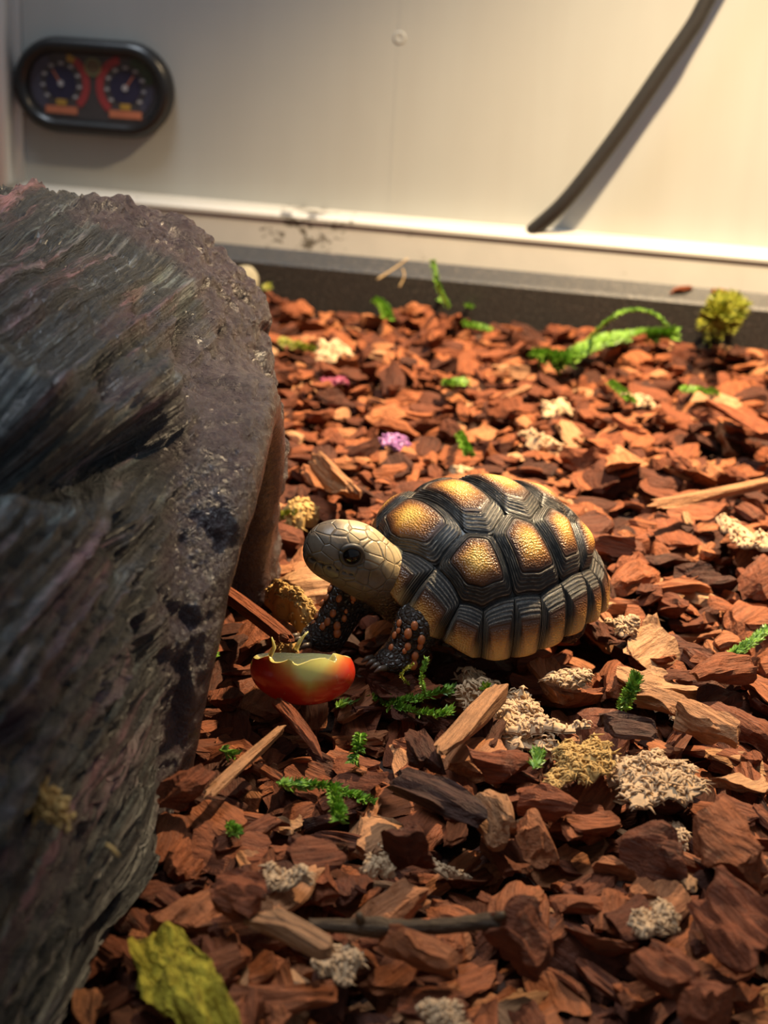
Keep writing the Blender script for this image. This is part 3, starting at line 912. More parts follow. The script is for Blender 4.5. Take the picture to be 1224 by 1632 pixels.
def mat_skin():
    m = NT('tortoise_skin')
    c = m.coord()
    hm_, tm, lm = m.attr('headm'), m.attr('topm'), m.attr('legm')
    hl = m.attr('hl', 'Vector')
    cell = m.voronoi(m.mapping(hl, (1, 1, 1.3)), 190, 'DISTANCE_TO_EDGE', 0.9)
    crack = m.ramp(cell, [(0.0, 1.0), (0.045, 0.0)])
    small = m.voronoi(c, 620, 'DISTANCE_TO_EDGE', 0.9)
    n = m.noise(c, 300, 4)
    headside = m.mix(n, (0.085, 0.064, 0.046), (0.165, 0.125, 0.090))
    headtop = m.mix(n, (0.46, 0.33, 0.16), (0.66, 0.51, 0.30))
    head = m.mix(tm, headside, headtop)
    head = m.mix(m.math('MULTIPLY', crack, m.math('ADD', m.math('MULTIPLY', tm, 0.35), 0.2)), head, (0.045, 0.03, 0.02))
    skin = m.mix(n, (0.13, 0.085, 0.045), (0.26, 0.17, 0.085))
    leg = m.mix(n, (0.018, 0.013, 0.011), (0.05, 0.036, 0.028))
    body = m.mix(lm, skin, leg)
    col = m.mix(hm_, body, head)
    hgt = m.mix(hm_, m.ramp(small, [(0.0, 0.0), (0.25, 1.0)]), m.ramp(cell, [(0.0, 0.0), (0.07, 0.4)]))
    nb = m.bump(n, 0.0004, 0.5, m.bump(hgt, 0.0007, 0.9))
    return m.set(color=col, rough=0.42, spec=0.5, normal=nb, sss=0.05, sssr=(0.003, 0.0015, 0.001), ssss=0.5)
SKIN = mat_skin()
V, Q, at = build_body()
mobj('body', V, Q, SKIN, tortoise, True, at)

def ball(r, nu=16, nv=10, sq=(1, 1, 1)):
    V, Fs = [], []
    for j in range(nv + 1):
        t = math.pi * j / nv
        for i in range(nu):
            p = 2 * math.pi * i / nu
            V.append((r * sq[0] * math.sin(t) * math.cos(p), r * sq[1] * math.sin(t) * math.sin(p), r * sq[2] * math.cos(t)))
    for j in range(nv):
        for i in range(nu):
            Fs.append((j * nu + i, (j + 1) * nu + i, (j + 1) * nu + (i + 1) % nu, j * nu + (i + 1) % nu))
    return V, Fs

EYE = NT('eye'); EYE.set(color=(0.006, 0.005, 0.005), rough=0.08, spec=0.35)
LID = plain('eyelid', (0.055, 0.045, 0.036), 0.5)
for s in (1, -1):
    e = HC + HD * 0.0042 + NEAR * (0.0079 * s) + HU * 0.0015
    V, Fs = ball(0.0031)
    ey = mobj('eye', V, Fs, EYE.m, tortoise); ey.location = t_local(e)
    # lids: ring around the eye
    pts = []
    for k in range(25):
        a = 2 * math.pi * k / 24
        pts.append(HD * 0.0034 * math.cos(a) + HU * 0.0029 * math.sin(a) + NEAR * s * (0.0009 - 0.0004 * abs(math.cos(a))))
    V, Fs = tube(pts, [0.0008 + 0.0003 * max(0, math.sin(2 * math.pi * k / 24)) for k in range(25)], 8)
    ld = mobj('eyelid', (np.array(V)) @ T_M, Fs, LID, ey)
for s in (1, -1):
    V, Fs = ball(0.0006)
    nz = mobj('nostril', V, Fs, EYE.m, tortoise); nz.location = t_local(HC + HD * 0.0148 + NEAR * 0.0016 * s + HU * 0.0003)

# raised orange scales on the forelegs
m = NT('leg_scale'); c = m.coord(); n1 = m.noise(c, 600, 3)
SCALE = m.set(color=m.mix(n1, (0.32, 0.09, 0.03), (0.52, 0.18, 0.065)), rough=0.35, sss=0.1, sssr=(0.002, 0.001, 0.0005), ssss=0.4)
V, Fs = ball(1.0, 10, 6, (1.0, 0.75, 0.5))
me_scale = make_mesh('scale', V, Fs, SCALE)
rs = np.random.default_rng(5)
def leg_scales(a, b, ra, rb, n, outward):
    a, b = np.array(a), np.array(b)
    ax = (b - a) / np.linalg.norm(b - a)
    for i in range(n):
        t = (i + 0.5) / n
        for row in range(3):
            d = outward + rs.normal(size=3) * 0.12 + np.cross(ax, outward) * (row - 1) * 0.8
            d = d - ax * (d @ ax); d /= np.linalg.norm(d)
            r = ra + (rb - ra) * t
            p = a + (b - a) * min(1, max(0, t + rs.uniform(-0.06, 0.06))) + d * (r + 0.0002)
            if rs.uniform() < 0.12: continue
            s_ = rs.uniform(0.0009, 0.0019)
            o = obj('scale', me_scale, tortoise)
            z = Vector(T_M.T @ d)
            o.rotation_euler = z.to_track_quat('Z', 'X').to_euler()
            o.location = t_local(p)
            o.scale = (s_, s_, s_)
leg_scales((0.0125, 0.4275, 0.0150), (0.0085, 0.4255, 0.0015), 0.0070, 0.0060, 5, np.array([-0.15, -1.0, 0.3]))
leg_scales((-0.0080, 0.4460, 0.0165), (-0.0155, 0.4400, 0.0015), 0.0075, 0.0064, 6, np.array([-0.45, -0.9, 0.35]))
CLAW = plain('claw_horn', (0.10, 0.07, 0.05), 0.35)
for ft in (np.array([0.0085, 0.4255, 0.0022]), np.array([-0.0155, 0.4400, 0.0015])):
    f2 = np.array([tf[0], tf[1], 0.0]); f2 /= np.linalg.norm(f2)
    l2 = np.array([tl[0], tl[1], 0.0])
    for k in (-1.5, -0.5, 0.5, 1.5):
        b = ft + f2 * 0.0085 + l2 * k * 0.0026
        V, Fs = tube([b, b + f2 * 0.002 + np.array([0, 0, 0.0002]), b + f2 * 0.004 - np.array([0, 0, 0.0008])], [0.0011, 0.0009, 0.0002], 8)
        mobj('claw', t_local(np.array(V)), Fs, CLAW, tortoise)

# ------------------------------------------------------------------ bitten grape
def build_grape():
    c = G(482, 1082, 0.004)
    root = empty('grape', (c[0], c[1], 0.0018))
    tag(root, 'bitten red and green grape half lying in front of the tortoise', 'grape')
    ax, ay, az, zc = 0.0156, 0.0112, 0.0100, 0.0050
    NU, NV = 72, 26
    def cutz(p):
        d = math.degrees(p) % 360         # 270 = toward the camera
        ks = [0, 25, 60, 100, 130, 160, 180, 200, 214, 222, 232, 242, 252, 258, 264, 275, 285, 300, 312, 318, 326, 336, 348, 360]
        vs = [0.50, 0.30, 0.05, -0.05, 0.05, 0.20, 0.32, 0.44, 0.66, 0.56, 0.54, 0.60, 0.72, 0.62, 0.58, 0.66, 0.72, 0.74, 0.72, 0.60, 0.62, 0.78, 0.66, 0.50]
        return float(np.interp(d, ks, vs))
    V, hh = [], []
    for j in range(NV + 1):
        for i in range(NU):
            p = 2 * math.pi * i / NU
            tz = -1 + (1 + cutz(p)) * (j / NV)
            r = math.sqrt(max(0, 1 - tz * tz))
            V.append((ax * r * math.cos(p), ay * r * math.sin(p), zc + az * tz)); hh.append(tz)
    Fs = [(j * NU + i, j * NU + (i + 1) % NU, (j + 1) * NU + (i + 1) % NU, (j + 1) * NU + i) for j in range(NV) for i in range(NU)]
    m = NT('grape_skin'); co = m.coord()
    sx = m.n('ShaderNodeSeparateXYZ', {0: co})
    nz = m.noise(co, 95, 3)
    hgt = m.math('ADD', m.math('MULTIPLY', sx.outputs['Z'], 75.0), m.math('MULTIPLY', nz, 0.45))
    side = m.math('MULTIPLY', m.math('ABSOLUTE', m.math('ADD', sx.outputs['X'], -0.0025)), 62.0)
    f = m.math('SUBTRACT', hgt, side)
    col = m.ramp(f, [(0.12, (0.55, 0.035, 0.013)), (0.38, (0.62, 0.13, 0.028)), (0.56, (0.62, 0.30, 0.06)), (0.78, (0.62, 0.54, 0.14))])
    sp = m.noise(co, 700, 2)
    col = m.mix(m.ramp(sp, [(0.66, 0.0), (0.74, 0.35)]), col, (0.55, 0.30, 0.14))
    SK = m.set(color=col, rough=0.22, spec=0.5, sss=0.35, sssr=(0.006, 0.003, 0.001), ssss=0.6, coat=0.3, coatr=0.15)
    mobj('skin', V, Fs, SK, root)
    rim = V[NV * NU:]
    W, Gs = [], []
    prof = [(1.0, 0.0), (0.96, 0.0004), (0.90, -0.0004), (0.78, -0.0016), (0.55, -0.0030), (0.25, -0.0036), (0.02, -0.0038)]
    mz = np.mean([r[2] for r in rim])
    for k, (s, dz) in enumerate(prof):
        for r in rim:
            zz = r[2] * max(0, 1 - (1 - s) * 2.5) + mz * min(1, (1 - s) * 2.5)
            W.append((r[0] * s, r[1] * s, zz + dz))
    for k in range(len(prof) - 1):
        for i in range(NU):
            Gs.append((k * NU + i, k * NU + (i + 1) % NU, (k + 1) * NU + (i + 1) % NU, (k + 1) * NU + i))
    m = NT('grape_flesh'); co = m.coord(); nz = m.noise(co, 260, 4)
    FL = m.set(color=m.mix(nz, (0.55, 0.48, 0.16), (0.72, 0.64, 0.28)), rough=0.12, sss=0.5, sssr=(0.005, 0.004, 0.0015), ssss=0.8, normal=m.bump(nz, 0.001, 0.6), coat=0.4, coatr=0.05)
    mobj('flesh', W, Gs, FL, root)
    # torn slips of skin standing up from the bitten edge
    for px, py, dx in ((437, 1040, -0.0004), (478, 1030, 0.0010)):
        t = on_plane(px, py, np.array([c[0], c[1] - 0.006, 0]), np.array([0, 1.0, 0])) - np.array([c[0], c[1], 0])
        V, Fs = tube([t + np.array([-0.001, 0, -0.0025]), t, t + np.array([dx, 0, 0.0016]), t + np.array([dx * 2.2, 0, 0.0030])], [0.0016, 0.0012, 0.0007, 0.0004], 8, 0.5)
        mobj('skin_shred', V, Fs, FL, root)
    return c
GRAPE_C = build_grape()

# ------------------------------------------------------------------ bark litter
def boxgrid(nx, ny, nz):
    vid, V, Fs = {}, [], []
    def vert(i, j, k):
        if (i, j, k) not in vid:
            vid[(i, j, k)] = len(V); V.append((2 * i / nx - 1, 2 * j / ny - 1, 2 * k / nz - 1))
        return vid[(i, j, k)]
    for i in range(nx):
        for j in range(ny):
            Fs.append((vert(i, j, 0), vert(i, j + 1, 0), vert(i + 1, j + 1, 0), vert(i + 1, j, 0)))
            Fs.append((vert(i, j, nz), vert(i + 1, j, nz), vert(i + 1, j + 1, nz), vert(i, j + 1, nz)))
    for i in range(nx):
        for k in range(nz):
            Fs.append((vert(i, 0, k), vert(i + 1, 0, k), vert(i + 1, 0, k + 1), vert(i, 0, k + 1)))
            Fs.append((vert(i, ny, k), vert(i, ny, k + 1), vert(i + 1, ny, k + 1), vert(i + 1, ny, k)))
    for j in range(ny):
        for k in range(nz):
            Fs.append((vert(0, j, k), vert(0, j, k + 1), vert(0, j + 1, k + 1), vert(0, j + 1, k)))
            Fs.append((vert(nx, j, k), vert(nx, j + 1, k), vert(nx, j + 1, k + 1), vert(nx, j, k + 1)))
    return np.array(V), np.array(Fs)

GRID_HI = boxgrid(14, 9, 4)
GRID_LO = boxgrid(6, 4, 2)

def chip_shape(u, seed, dims, rough=1.0, cuts=6, bend=0.15):
    """u: points on the unit box; returns an angular, layered flake of the given half sizes"""
    rs = np.random.default_rng(seed)
    U = u.copy()
    # round the box a little
    l = np.abs(U).max(1); r = np.linalg.norm(U, axis=1)
    U = U * (1 - 0.30 * (1 - l / r))[:, None]
    for k in range(cuts):
        a = rs.uniform(0, 2 * math.pi)
        n = np.array([math.cos(a), math.sin(a), rs.normal() * 0.35]); n /= np.linalg.norm(n)
        d = rs.uniform(0.45, 0.98)
        e = U @ n - d
        U = U - np.where(e > 0, e, 0)[:, None] * n
    for k in range(2):
        n = np.array([rs.normal() * 0.45, rs.normal() * 0.45, rs.choice([-1, 1])]); n /= np.linalg.norm(n)
        e = U @ n - rs.uniform(0.35, 0.8)
        U = U - np.where(e > 0, e, 0)[:, None] * n
    off = rs.uniform(0, 50, 3)
    lam = vnoise(U * np.array([1.0, 2.2, 5.0]) + off, seed) * 0.22 * rough      # layered edges
    U[:, 0] += lam * np.abs(U[:, 0]); U[:, 1] += vnoise(U * np.array([1.5, 1.0, 4.0]) + off + 9, seed + 1) * 0.22 * rough * np.abs(U[:, 1])
    U[:, 2] += vnoise(U * np.array([1.2, 4.5, 0.5]) + off + 20, seed + 2) * 0.30 * rough
    U[:, 2] += np.tanh(vnoise(U * np.array([1.4, 2.2, 0.3]) + off + 30, seed + 3) * 4) * 0.20 * rough
    P = U * np.array(dims)
    P[:, 2] += bend * (P[:, 0] ** 2) / dims[0] * rs.choice([-1, 1]) + bend * 0.8 * (P[:, 1] ** 2) / dims[1] * rs.choice([-1, 1])
    return P

CHIP = []          # (hi mesh, lo verts, hi verts)
for s in range(18):
    rs = np.random.default_rng(100 + s)
    L = 0.0088; W = L * rs.uniform(0.42, 0.85); T = L * rs.uniform(0.16, 0.36)
    if s in (4, 11): W, T = L * 0.26, L * 0.16          # splinters
    seed_ = 500 + s * 11
    lo = chip_shape(GRID_LO[0], seed_, (L, W, T)); hi = chip_shape(GRID_HI[0], seed_, (L, W, T))
    me = make_mesh('bark_chip', hi, GRID_HI[1], BARK, False, dict(lc=hi, rnd=np.zeros(len(hi))))
    CHIP.append((me, lo, hi))

HM_O = np.array([-0.42, 0.14]); HM_R = 0.0015
HM_N = (int(0.98 / HM_R), int(0.98 / HM_R))
hm = np.full(HM_N, -0.022)
owner = np.full(HM_N, -1, np.int64)
def cells(x, y):
    i = np.clip(((x - HM_O[0]) / HM_R).astype(int), 0, HM_N[0] - 1)
    j = np.clip(((y - HM_O[1]) / HM_R).astype(int), 0, HM_N[1] - 1)
    return i, j
def ground_z(x, y, r=0.004, q=70):
    i, j = cells(np.array([x]), np.array([y])); k = int(r / HM_R)
    return float(np.percentile(hm[max(0, i[0] - k):i[0] + k + 1, max(0, j[0] - k):j[0] + k + 1], q))

def rotm(yaw, tx, ty):
    cy, sy, cx, sx, cz, sz = math.cos(ty), math.sin(ty), math.cos(tx), math.sin(tx), math.cos(yaw), math.sin(yaw)
    Rz = np.array([[cz, -sz, 0], [sz, cz, 0], [0, 0, 1]]); Ry = np.array([[cy, 0, sy], [0, 1, 0], [-sy, 0, cy]]); Rx = np.array([[1, 0, 0], [0, cx, -sx], [0, sx, cx]])
    return Rz @ Ry @ Rx

def limit(x, y):
    """how high litter may reach at each point"""
    lim = 0.005 + 0.004 * vnoise(np.stack([x * 14, y * 14, 0 * x], 1), 77) + 0.006 * np.clip((y - 0.55) / 0.4, 0, 1)
    q = np.stack([x - T_O[0], y - T_O[1], 0 * x], 1)
    rr = np.sqrt((q @ tf / (SA * 1.02)) ** 2 + (q @ tl / (SB * 1.02)) ** 2)
    lim = np.where(rr < 1.0, np.minimum(lim, 0.0015), lim)
    for (fx, fy, r) in ((0.006, 0.423, 0.012), (-0.017, 0.438, 0.012)):
        lim = np.where(np.hypot(x - fx, y - fy) < r, np.minimum(lim, 0.0015), lim)
    gq = np.hypot((x - GRAPE_C[0]) / 0.0150, (y - GRAPE_C[1]) / 0.0115)
    lim = np.where(gq < 1.0, np.minimum(lim, -0.001), lim)
    lim = np.where((gq >= 1) & (np.abs(x - GRAPE_C[0]) < 0.02) & (y < GRAPE_C[1]) & (y > GRAPE_C[1] - 0.035), np.minimum(lim, 0.003), lim)
    # view of the hide's foot and inside of the cave
    lim = np.where((x < -0.045) & (y < 0.535), np.minimum(lim, 0.002), lim)
    return lim

wall_y = lambda x: W0[1] + (x - W0[0]) * WT[1] / WT[0]
inst = []
rs = np.random.default_rng(42)
NTRY = 9500
for it in range(NTRY):
    y = 0.19 + 0.83 * rs.uniform() ** 0.9
    xm = 0.06 + 0.29 * y + 0.05
    x = rs.uniform(-xm, xm)
    if y > wall_y(x) - 0.010: continue
    hx = x - (y - 0.40) * 0.0875
    if -0.29 < hx < -0.062 and y < 0.535:                       # under the hide
        if not (y > 0.365 and y < 0.485 and x > -0.12): continue
    b = int(rs.integers(len(CHIP)))
    sc = float(np.clip(rs.lognormal(-0.10, 0.36), 0.42, 1.75))
    layer = it / NTRY
    if layer < 0.5: sc *= 0.9
    tilt = 0.32 if layer < 0.75 else 0.26
    M = rotm(rs.uniform(0, 2 * math.pi), rs.normal() * tilt, rs.normal() * tilt * 0.8)
    P = (CHIP[b][1] * sc) @ M.T
    px, py = P[:, 0] + x, P[:, 1] + y
    if (py > wall_y(px) - 0.001).any(): continue
    i, j = cells(px, py)
    z0 = np.percentile(hm[i, j] - P[:, 2], 78)
    top = z0 + P[:, 2]
    if (top > limit(px, py)).any(): continue
    cid = len(inst)
    inst.append((b, x, y, z0, M, sc))
    # stamp the upper surface
    D = np.vstack([P, (P + np.roll(P, 1, 0)) / 2, (P + np.roll(P, 5, 0)) / 2])
    i, j = cells(D[:, 0] + x, D[:, 1] + y)
    o_ = np.argsort(D[:, 2]); i, j, zz = i[o_], j[o_], D[o_, 2] + z0
    up = zz > hm[i, j]
    hm[i[up], j[up]] = zz[up]; owner[i[up], j[up]] = cid

# visible size of each chip in the photograph
ii, jj = np.nonzero(owner >= 0)
xx = HM_O[0] + (ii + 0.5) * HM_R; yy = HM_O[1] + (jj + 0.5) * HM_R
PX, PY, PW = proj(np.stack([xx, yy, hm[ii, jj]], 1))
vis = (PX > 0) & (PX < 1224) & (PY > 0) & (PY < 1632) & ~((PX < 430) & (PY < 820)) & (PX > 290 - (PY - 1230) * 0.42)
score = np.bincount(owner[ii, jj], weights=vis / PW ** 3, minlength=len(inst))
LANDMARKS = {k: tuple(G(*v, 0.003)[:2]) for k, v in {
    'the bitten grape': (482, 1090), 'the tortoise foreleg': (655, 1065), 'the tortoise tail': (950, 985),
    'the dark twig': (660, 1415), 'the yellow lichen bark': (320, 1560), 'the long dark bark slab': (697, 1270), 'the pale wood stick': (770, 1140),
    'the wide pale fibre mat': (1040, 1215), 'the folded tan flake': (925, 1205), 'the smooth brown slab': (1190, 1030),
    'the purple fibre curl': (625, 675), 'the orange bark plank': (1177, 671), 'the long pale stick': (1134, 790), 'the long bright moss branch': (960, 548),
    'the yellow green moss tuft': (1150, 530), 'the upright green shoot': (715, 490), 'the creamy fibre fluff': (880, 632), 'the log mouth': (340, 960),
    'the log hide': (270, 1270), 'the food lump': (475, 945), 'the split bark piece': (530, 772), 'the long grooved slab': (1166, 1485),
    'the square cut flake': (1055, 1535), 'the fibre under the twig': (545, 1500), 'the forked moss sprig': (520, 1262), 'the top of the shell': (790, 740),
    'the rounded lumpy chunk': (826, 1480), 'the thin pale splinter': (394, 1217)}.items()}
N_SINGLE = 262
used_labels = set()
singles = set(np.argsort(-score)[:N_SINGLE].tolist())
for cid in sorted(singles):
    b, x, y, z0, M, sc = inst[cid]
    o = obj('bark_chip', CHIP[b][0])
    o.matrix_world = Matrix.Translation((x, y, z0)) @ Matrix((M * sc).tolist()).to_4x4()
    tone = float(rs.uniform())
    o.color = (tone, tone, tone, 1)
    tw = 'dark brown' if tone < 0.25 else 'reddish brown' if tone < 0.6 else 'orange brown' if tone < 0.9 else 'pale tan'
    dm = CHIP[b][2].max(0) - CHIP[b][2].min(0)
    shp = 'slender' if dm[1] < 0.45 * dm[0] else 'thick' if dm[2] > 0.42 * dm[0] else 'broad flat' if dm[1] > 0.75 * dm[0] else 'angular'
    size = 'small' if sc < 0.8 else 'large' if sc > 1.2 else 'medium'
    text = None
    for lm, (lx, ly) in sorted(LANDMARKS.items(), key=lambda kv: (kv[1][0] - x) ** 2 + (kv[1][1] - y) ** 2)[:3]:
        rel = 'beside' if abs(x - lx) > abs(y - ly) else ('behind' if y > ly else 'in front of')
        cand = f'{size} {tw} {shp} bark chip {rel} {lm}'
        if text is None: text = cand
        if cand not in used_labels: text = cand; break
    used_labels.add(text)
    tag(o, text, 'bark chip', 'loose bark chips on top of the litter')
rest = [k for k in range(len(inst)) if k not in singles]
SV, SL, SR = [], [], []
nlo = len(GRID_LO[0])
for k in rest:
    b, x, y, z0, M, sc = inst[k]
    SV.append((CHIP[b][1] * sc) @ M.T + np.array([x, y, z0])); SL.append(CHIP[b][1] * sc); SR.append(np.full(nlo, rs.uniform()))
SF = (GRID_LO[1][None] + (np.arange(len(rest)) * nlo)[:, None, None]).reshape(-1, 4)
lit = mobj('bark_litter', np.vstack(SV), SF, BARK, None, False, dict(lc=np.vstack(SL), rnd=np.hstack(SR)))
tag(lit, 'layer of small reddish brown bark chips covering the enclosure floor', 'bark litter', None, 'stuff')
print('chips', len(inst), 'rest', len(rest))

# ------------------------------------------------------------------ picked-out pieces, from their end points in the photograph
def piece(name, e0, e1, wpx, thick, mat, label, cat, seed, lift=0.0, group=None, cuts=6, tilt=0.0, rough=1.0, z=0.003, bend=0.12, grid=None):
    grid = grid or GRID_HI
    a = G(*e0, z); b = G(*e1, z)
    mid = (a + b) / 2
    L = np.linalg.norm(b - a)
    w = proj(mid)[2]
    W = wpx * w / F_PX
    gz = ground_z(mid[0], mid[1], min(0.006, L / 3))
    P = chip_shape(grid[0], seed, (L / 2 * 1.12, W / 2 * 1.15, thick / 2), rough, cuts, bend)
    if grid is not GRID_HI:
        P[:, 2] += 0.0022 * fbm(P * np.array([160, 330, 200]), seed, 4); P[:, 1] += 0.0012 * vnoise(P * 420, seed + 5)
    o = mobj(name, P, grid[1], mat, None, False, dict(lc=P, rnd=np.full(len(P), (seed * 0.37) % 1)))
    yaw = math.atan2(b[1] - a[1], b[0] - a[0])
    M = rotm(yaw, tilt, -0.0)
    o.matrix_world = Matrix.Translation((mid[0], mid[1], max(gz, -0.004) + thick * 0.30 + lift)) @ Matrix(M.tolist()).to_4x4()
    tag(o, label, cat, group)
    return o

piece('bark_slab', (632, 1235), (762, 1305), 62, 0.006, DARKBARK, 'long flat dark brown bark slab in front of the pale wood stick', 'bark', 901, 0.004, cuts=4, tilt=0.15)
piece('bark_slab', (948, 1160), (1040, 1168), 46, 0.006, DARKBARK, 'blackish flat bark flake lying across the pale fibre mat', 'bark', 902, 0.007, cuts=4)
piece('bark_chunk', (740, 1210), (855, 1222), 62, 0.009, REDBARK, 'deep red split bark chunk beside the pale wood stick', 'bark', 903, 0.003)
piece('bark_chunk', (835, 1258), (915, 1268), 58, 0.007, REDBARK, 'flat red brown bark flake in front of the folded tan flake', 'bark', 904, 0.003, cuts=5)
piece('bark_chunk', (825, 1290), (885, 1345), 66, 0.010, BARK, 'thick brown bark chunk with a ridged side in front of the red flake', 'bark', 905, 0.002)
piece('bark_chunk', (1018, 1100), (1095, 1122), 52, 0.005, WOOD, 'thin orange tan bark flake behind the pale fibre mat', 'bark', 906, 0.004, cuts=7)
piece('bark_slab', (1100, 1080), (1190, 1062), 50, 0.008, BARK, 'smooth brown bark slab just in front of a bright green moss sprig', 'bark', 907, 0.004, cuts=4)
piece('bark_slab', (1085, 1130), (1175, 1180), 62, 0.009, BARK, 'ridged brown bark slab behind the pale fibre mat', 'bark', 908, 0.004, cuts=5)
piece('bark_chunk', (995, 1345), (1110, 1372), 72, 0.011, BARK, 'broad layered brown bark chunk in front of the pale fibre mat', 'bark', 909, 0.003)
piece('bark_chunk', (1115, 1335), (1205, 1400), 88, 0.012, BARK, 'big smooth backed brown bark chunk beyond the broad layered one', 'bark', 910, 0.003, cuts=4)
piece('bark_slab', (1108, 1425), (1224, 1545), 92, 0.010, REDBARK, 'long grooved red brown bark slab sloping down past the biggest chunk', 'bark', 911, 0.006, cuts=4, tilt=0.2)
piece('bark_chunk', (780, 1470), (872, 1490), 90, 0.014, BARK, 'rounded lumpy brown bark chunk in front of the dark twig', 'bark', 912, 0.001, cuts=5)
piece('bark_slab', (595, 1490), (718, 1535), 62, 0.009, BARK, 'long ridged brown bark slab lying below the middle of the twig', 'bark', 913, 0.004, cuts=4)
piece('bark_chunk', (620, 1325), (700, 1360), 74, 0.012, BARK, 'humped rough brown bark chunk behind the dark twig', 'bark', 914, 0.001)
piece('bark_chunk', (1010, 1500), (1100, 1570), 80, 0.008, BARK, 'square cut brown bark flake under the pale curled fibre', 'bark', 915, 0.004, cuts=5)
piece('bark_chunk', (1075, 1570), (1175, 1600), 84, 0.012, REDBARK, 'angular red brown bark chunk with a pale broken side', 'bark', 916, 0.003)
piece('bark_chunk', (250, 1290), (310, 1245), 56, 0.008, REDBARK, 'upright orange brown bark chip leaning at the foot of the log hide', 'bark', 917, 0.006, tilt=0.6)
piece('bark_chunk', (345, 1440), (420, 1470), 76, 0.010, REDBARK, 'rounded reddish bark chunk with a dark knot beside the yellow bark', 'bark', 918, 0.007, cuts=5)
piece('bark_slab', (655, 1150), (690, 1215), 46, 0.006, BARK, 'upright brown bark slab next to the pale wood stick', 'bark', 919, 0.004, cuts=4)
piece('bark_chunk', (765, 1255), (795, 1310), 66, 0.010, WOOD, 'tan faced bark chunk standing against the long dark slab', 'bark', 920, 0.002, tilt=0.4)

piece('wood_stick', (700, 1216), (790, 1112), 36, 0.006, WOOD, 'pale split wood stick leaning against the fibre clump under the shell', 'stick', 931, 0.006, cuts=2, rough=0.5, bend=0.03)
piece('wood_stick', (335, 1268), (452, 1166), 17, 0.003, WOOD, 'thin pale wood splinter lying in front of the grape', 'stick', 932, 0.007, cuts=2, rough=0.5, bend=0.03)
piece('wood_splinter', (447, 1118), (522, 1215), 20, 0.003, REDBARK, 'frayed reddish splinter pointing at the grape', 'stick', 933, 0.006, cuts=2, rough=0.8, bend=0.05)
piece('wood_stick', (345, 938), (455, 1022), 22, 0.004, REDBARK, 'straight dark red stick between the log mouth and the grape', 'stick', 934, 0.007, cuts=2, rough=0.4, bend=0.02)
piece('wood_stick', (398, 1480), (520, 1548), 34, 0.005, WOOD, 'orange brown wood stick lying beside the yellow bark', 'stick', 935, 0.010, cuts=2, rough=0.4, bend=0.03)
piece('wood_stick', (1045, 808), (1222, 772), 16, 0.004, WOOD, 'long pale stick lying on the litter behind the tortoise', 'stick', 936, 0.006, cuts=2, rough=0.4, bend=0.02)
piece('wood_plank', (1130, 648), (1224, 694), 24, 0.005, REDBARK, 'straight orange bark plank near the back of the litter', 'stick', 937, 0.007, cuts=2, rough=0.4, bend=0.02)
piece('bark_chunk', (505, 745), (560, 800), 34, 0.010, WOOD, 'split bark piece with a pale inner face behind the tortoise head', 'bark', 938, 0.005, cuts=3, tilt=0.6)
piece('bark_chunk', (1072, 468), (1110, 469), 12, 0.004, REDBARK, 'small bark chip resting on the black strip beyond the yellow green moss', 'bark', 939, 0.0, z=0.016)
piece('bark_chunk', (1130, 476), (1162, 477), 11, 0.004, REDBARK, 'smaller bark chip on the black strip above the yellow green moss tuft', 'bark', 940, 0.0, z=0.016)
for o, (px, py) in zip([q for q in bpy.data.objects if q.get('label', '').endswith(('yellow green moss', 'moss tuft')) and q['category'] == 'bark'], ((1090, 472), (1146, 480))):
    x_, z_ = wl(px, py, 0.008)
    p = W0 + WT * x_ - WN * 0.007
    o.location = (p[0], p[1], 0.0168)

# twig with knobs
def twig():
    pts = [G(495, 1415, 0.012), G(560, 1420, 0.012), G(640, 1418, 0.013), G(720, 1412, 0.014), G(780, 1408, 0.014), G(826, 1406, 0.015)]
    c = spline(pts, 40); zs = [ground_z(p[0], p[1]) for p in c]; zb = np.percentile(zs, 98) + 0.006
    c[:, 2] = zb + np.linspace(0, 0.002, 40)
    r = np.interp(np.arange(40), [0, 8, 12, 16, 30, 35, 39], [0.0014, 0.0018, 0.0025, 0.0018, 0.0020, 0.0024, 0.0019])
    r = r * (1 + 0.12 * vnoise(np.stack([np.arange(40) * 0.7] * 3, 1), 3))
    root = empty('twig', tuple(c[20]))
    V, Fs = tube(c - c[20], r, 10)
    o = mobj('stem', V, Fs, TWIG, root, True)
    a = o.data.attributes.new('lc', 'FLOAT_VECTOR', 'POINT'); a.data.foreach_set('vector', np.array(V).ravel())
    for k, d in ((10, (-0.001, -0.001, 0.004)), (33, (0.002, -0.002, 0.0035))):
        p = c[k] - c[20]
        V, Fs = tube([p, p + np.array(d) * 0.6, p + np.array(d)], [0.0014, 0.0011, 0.0008], 8)
        mobj('bud', V, Fs, TWIG, root)
    tag(root, 'knobbly dark twig lying across the litter in front', 'twig')
twig()

# yellow lichen bark
def lichen():
    m = NT('yellow_lichen'); lc = m.attr('lc', 'Vector')
    n = m.noise(m.mapping(lc, (150, 420, 420)), 1.0, 5, 0.7); n2 = m.noise(lc, 700, 3)
    col = m.ramp(n, [(0.30, (0.08, 0.06, 0.010)), (0.44, (0.34, 0.26, 0.022)), (0.66, (0.58, 0.47, 0.05))])
    MAT = m.set(color=col, rough=0.8, spec=0.2, normal=m.bump(m.math('ADD', n, m.math('MULTIPLY', n2, 0.4)), 0.003, 1.0))
    o = piece('lichen_bark', (262, 1478), (345, 1690), 118, 0.010, MAT, 'rough yellow green lichen covered bark piece beside the log hide', 'bark', 951, 0.006, cuts=3, rough=1.3, tilt=0.25, grid=boxgrid(70, 40, 4))
lichen()

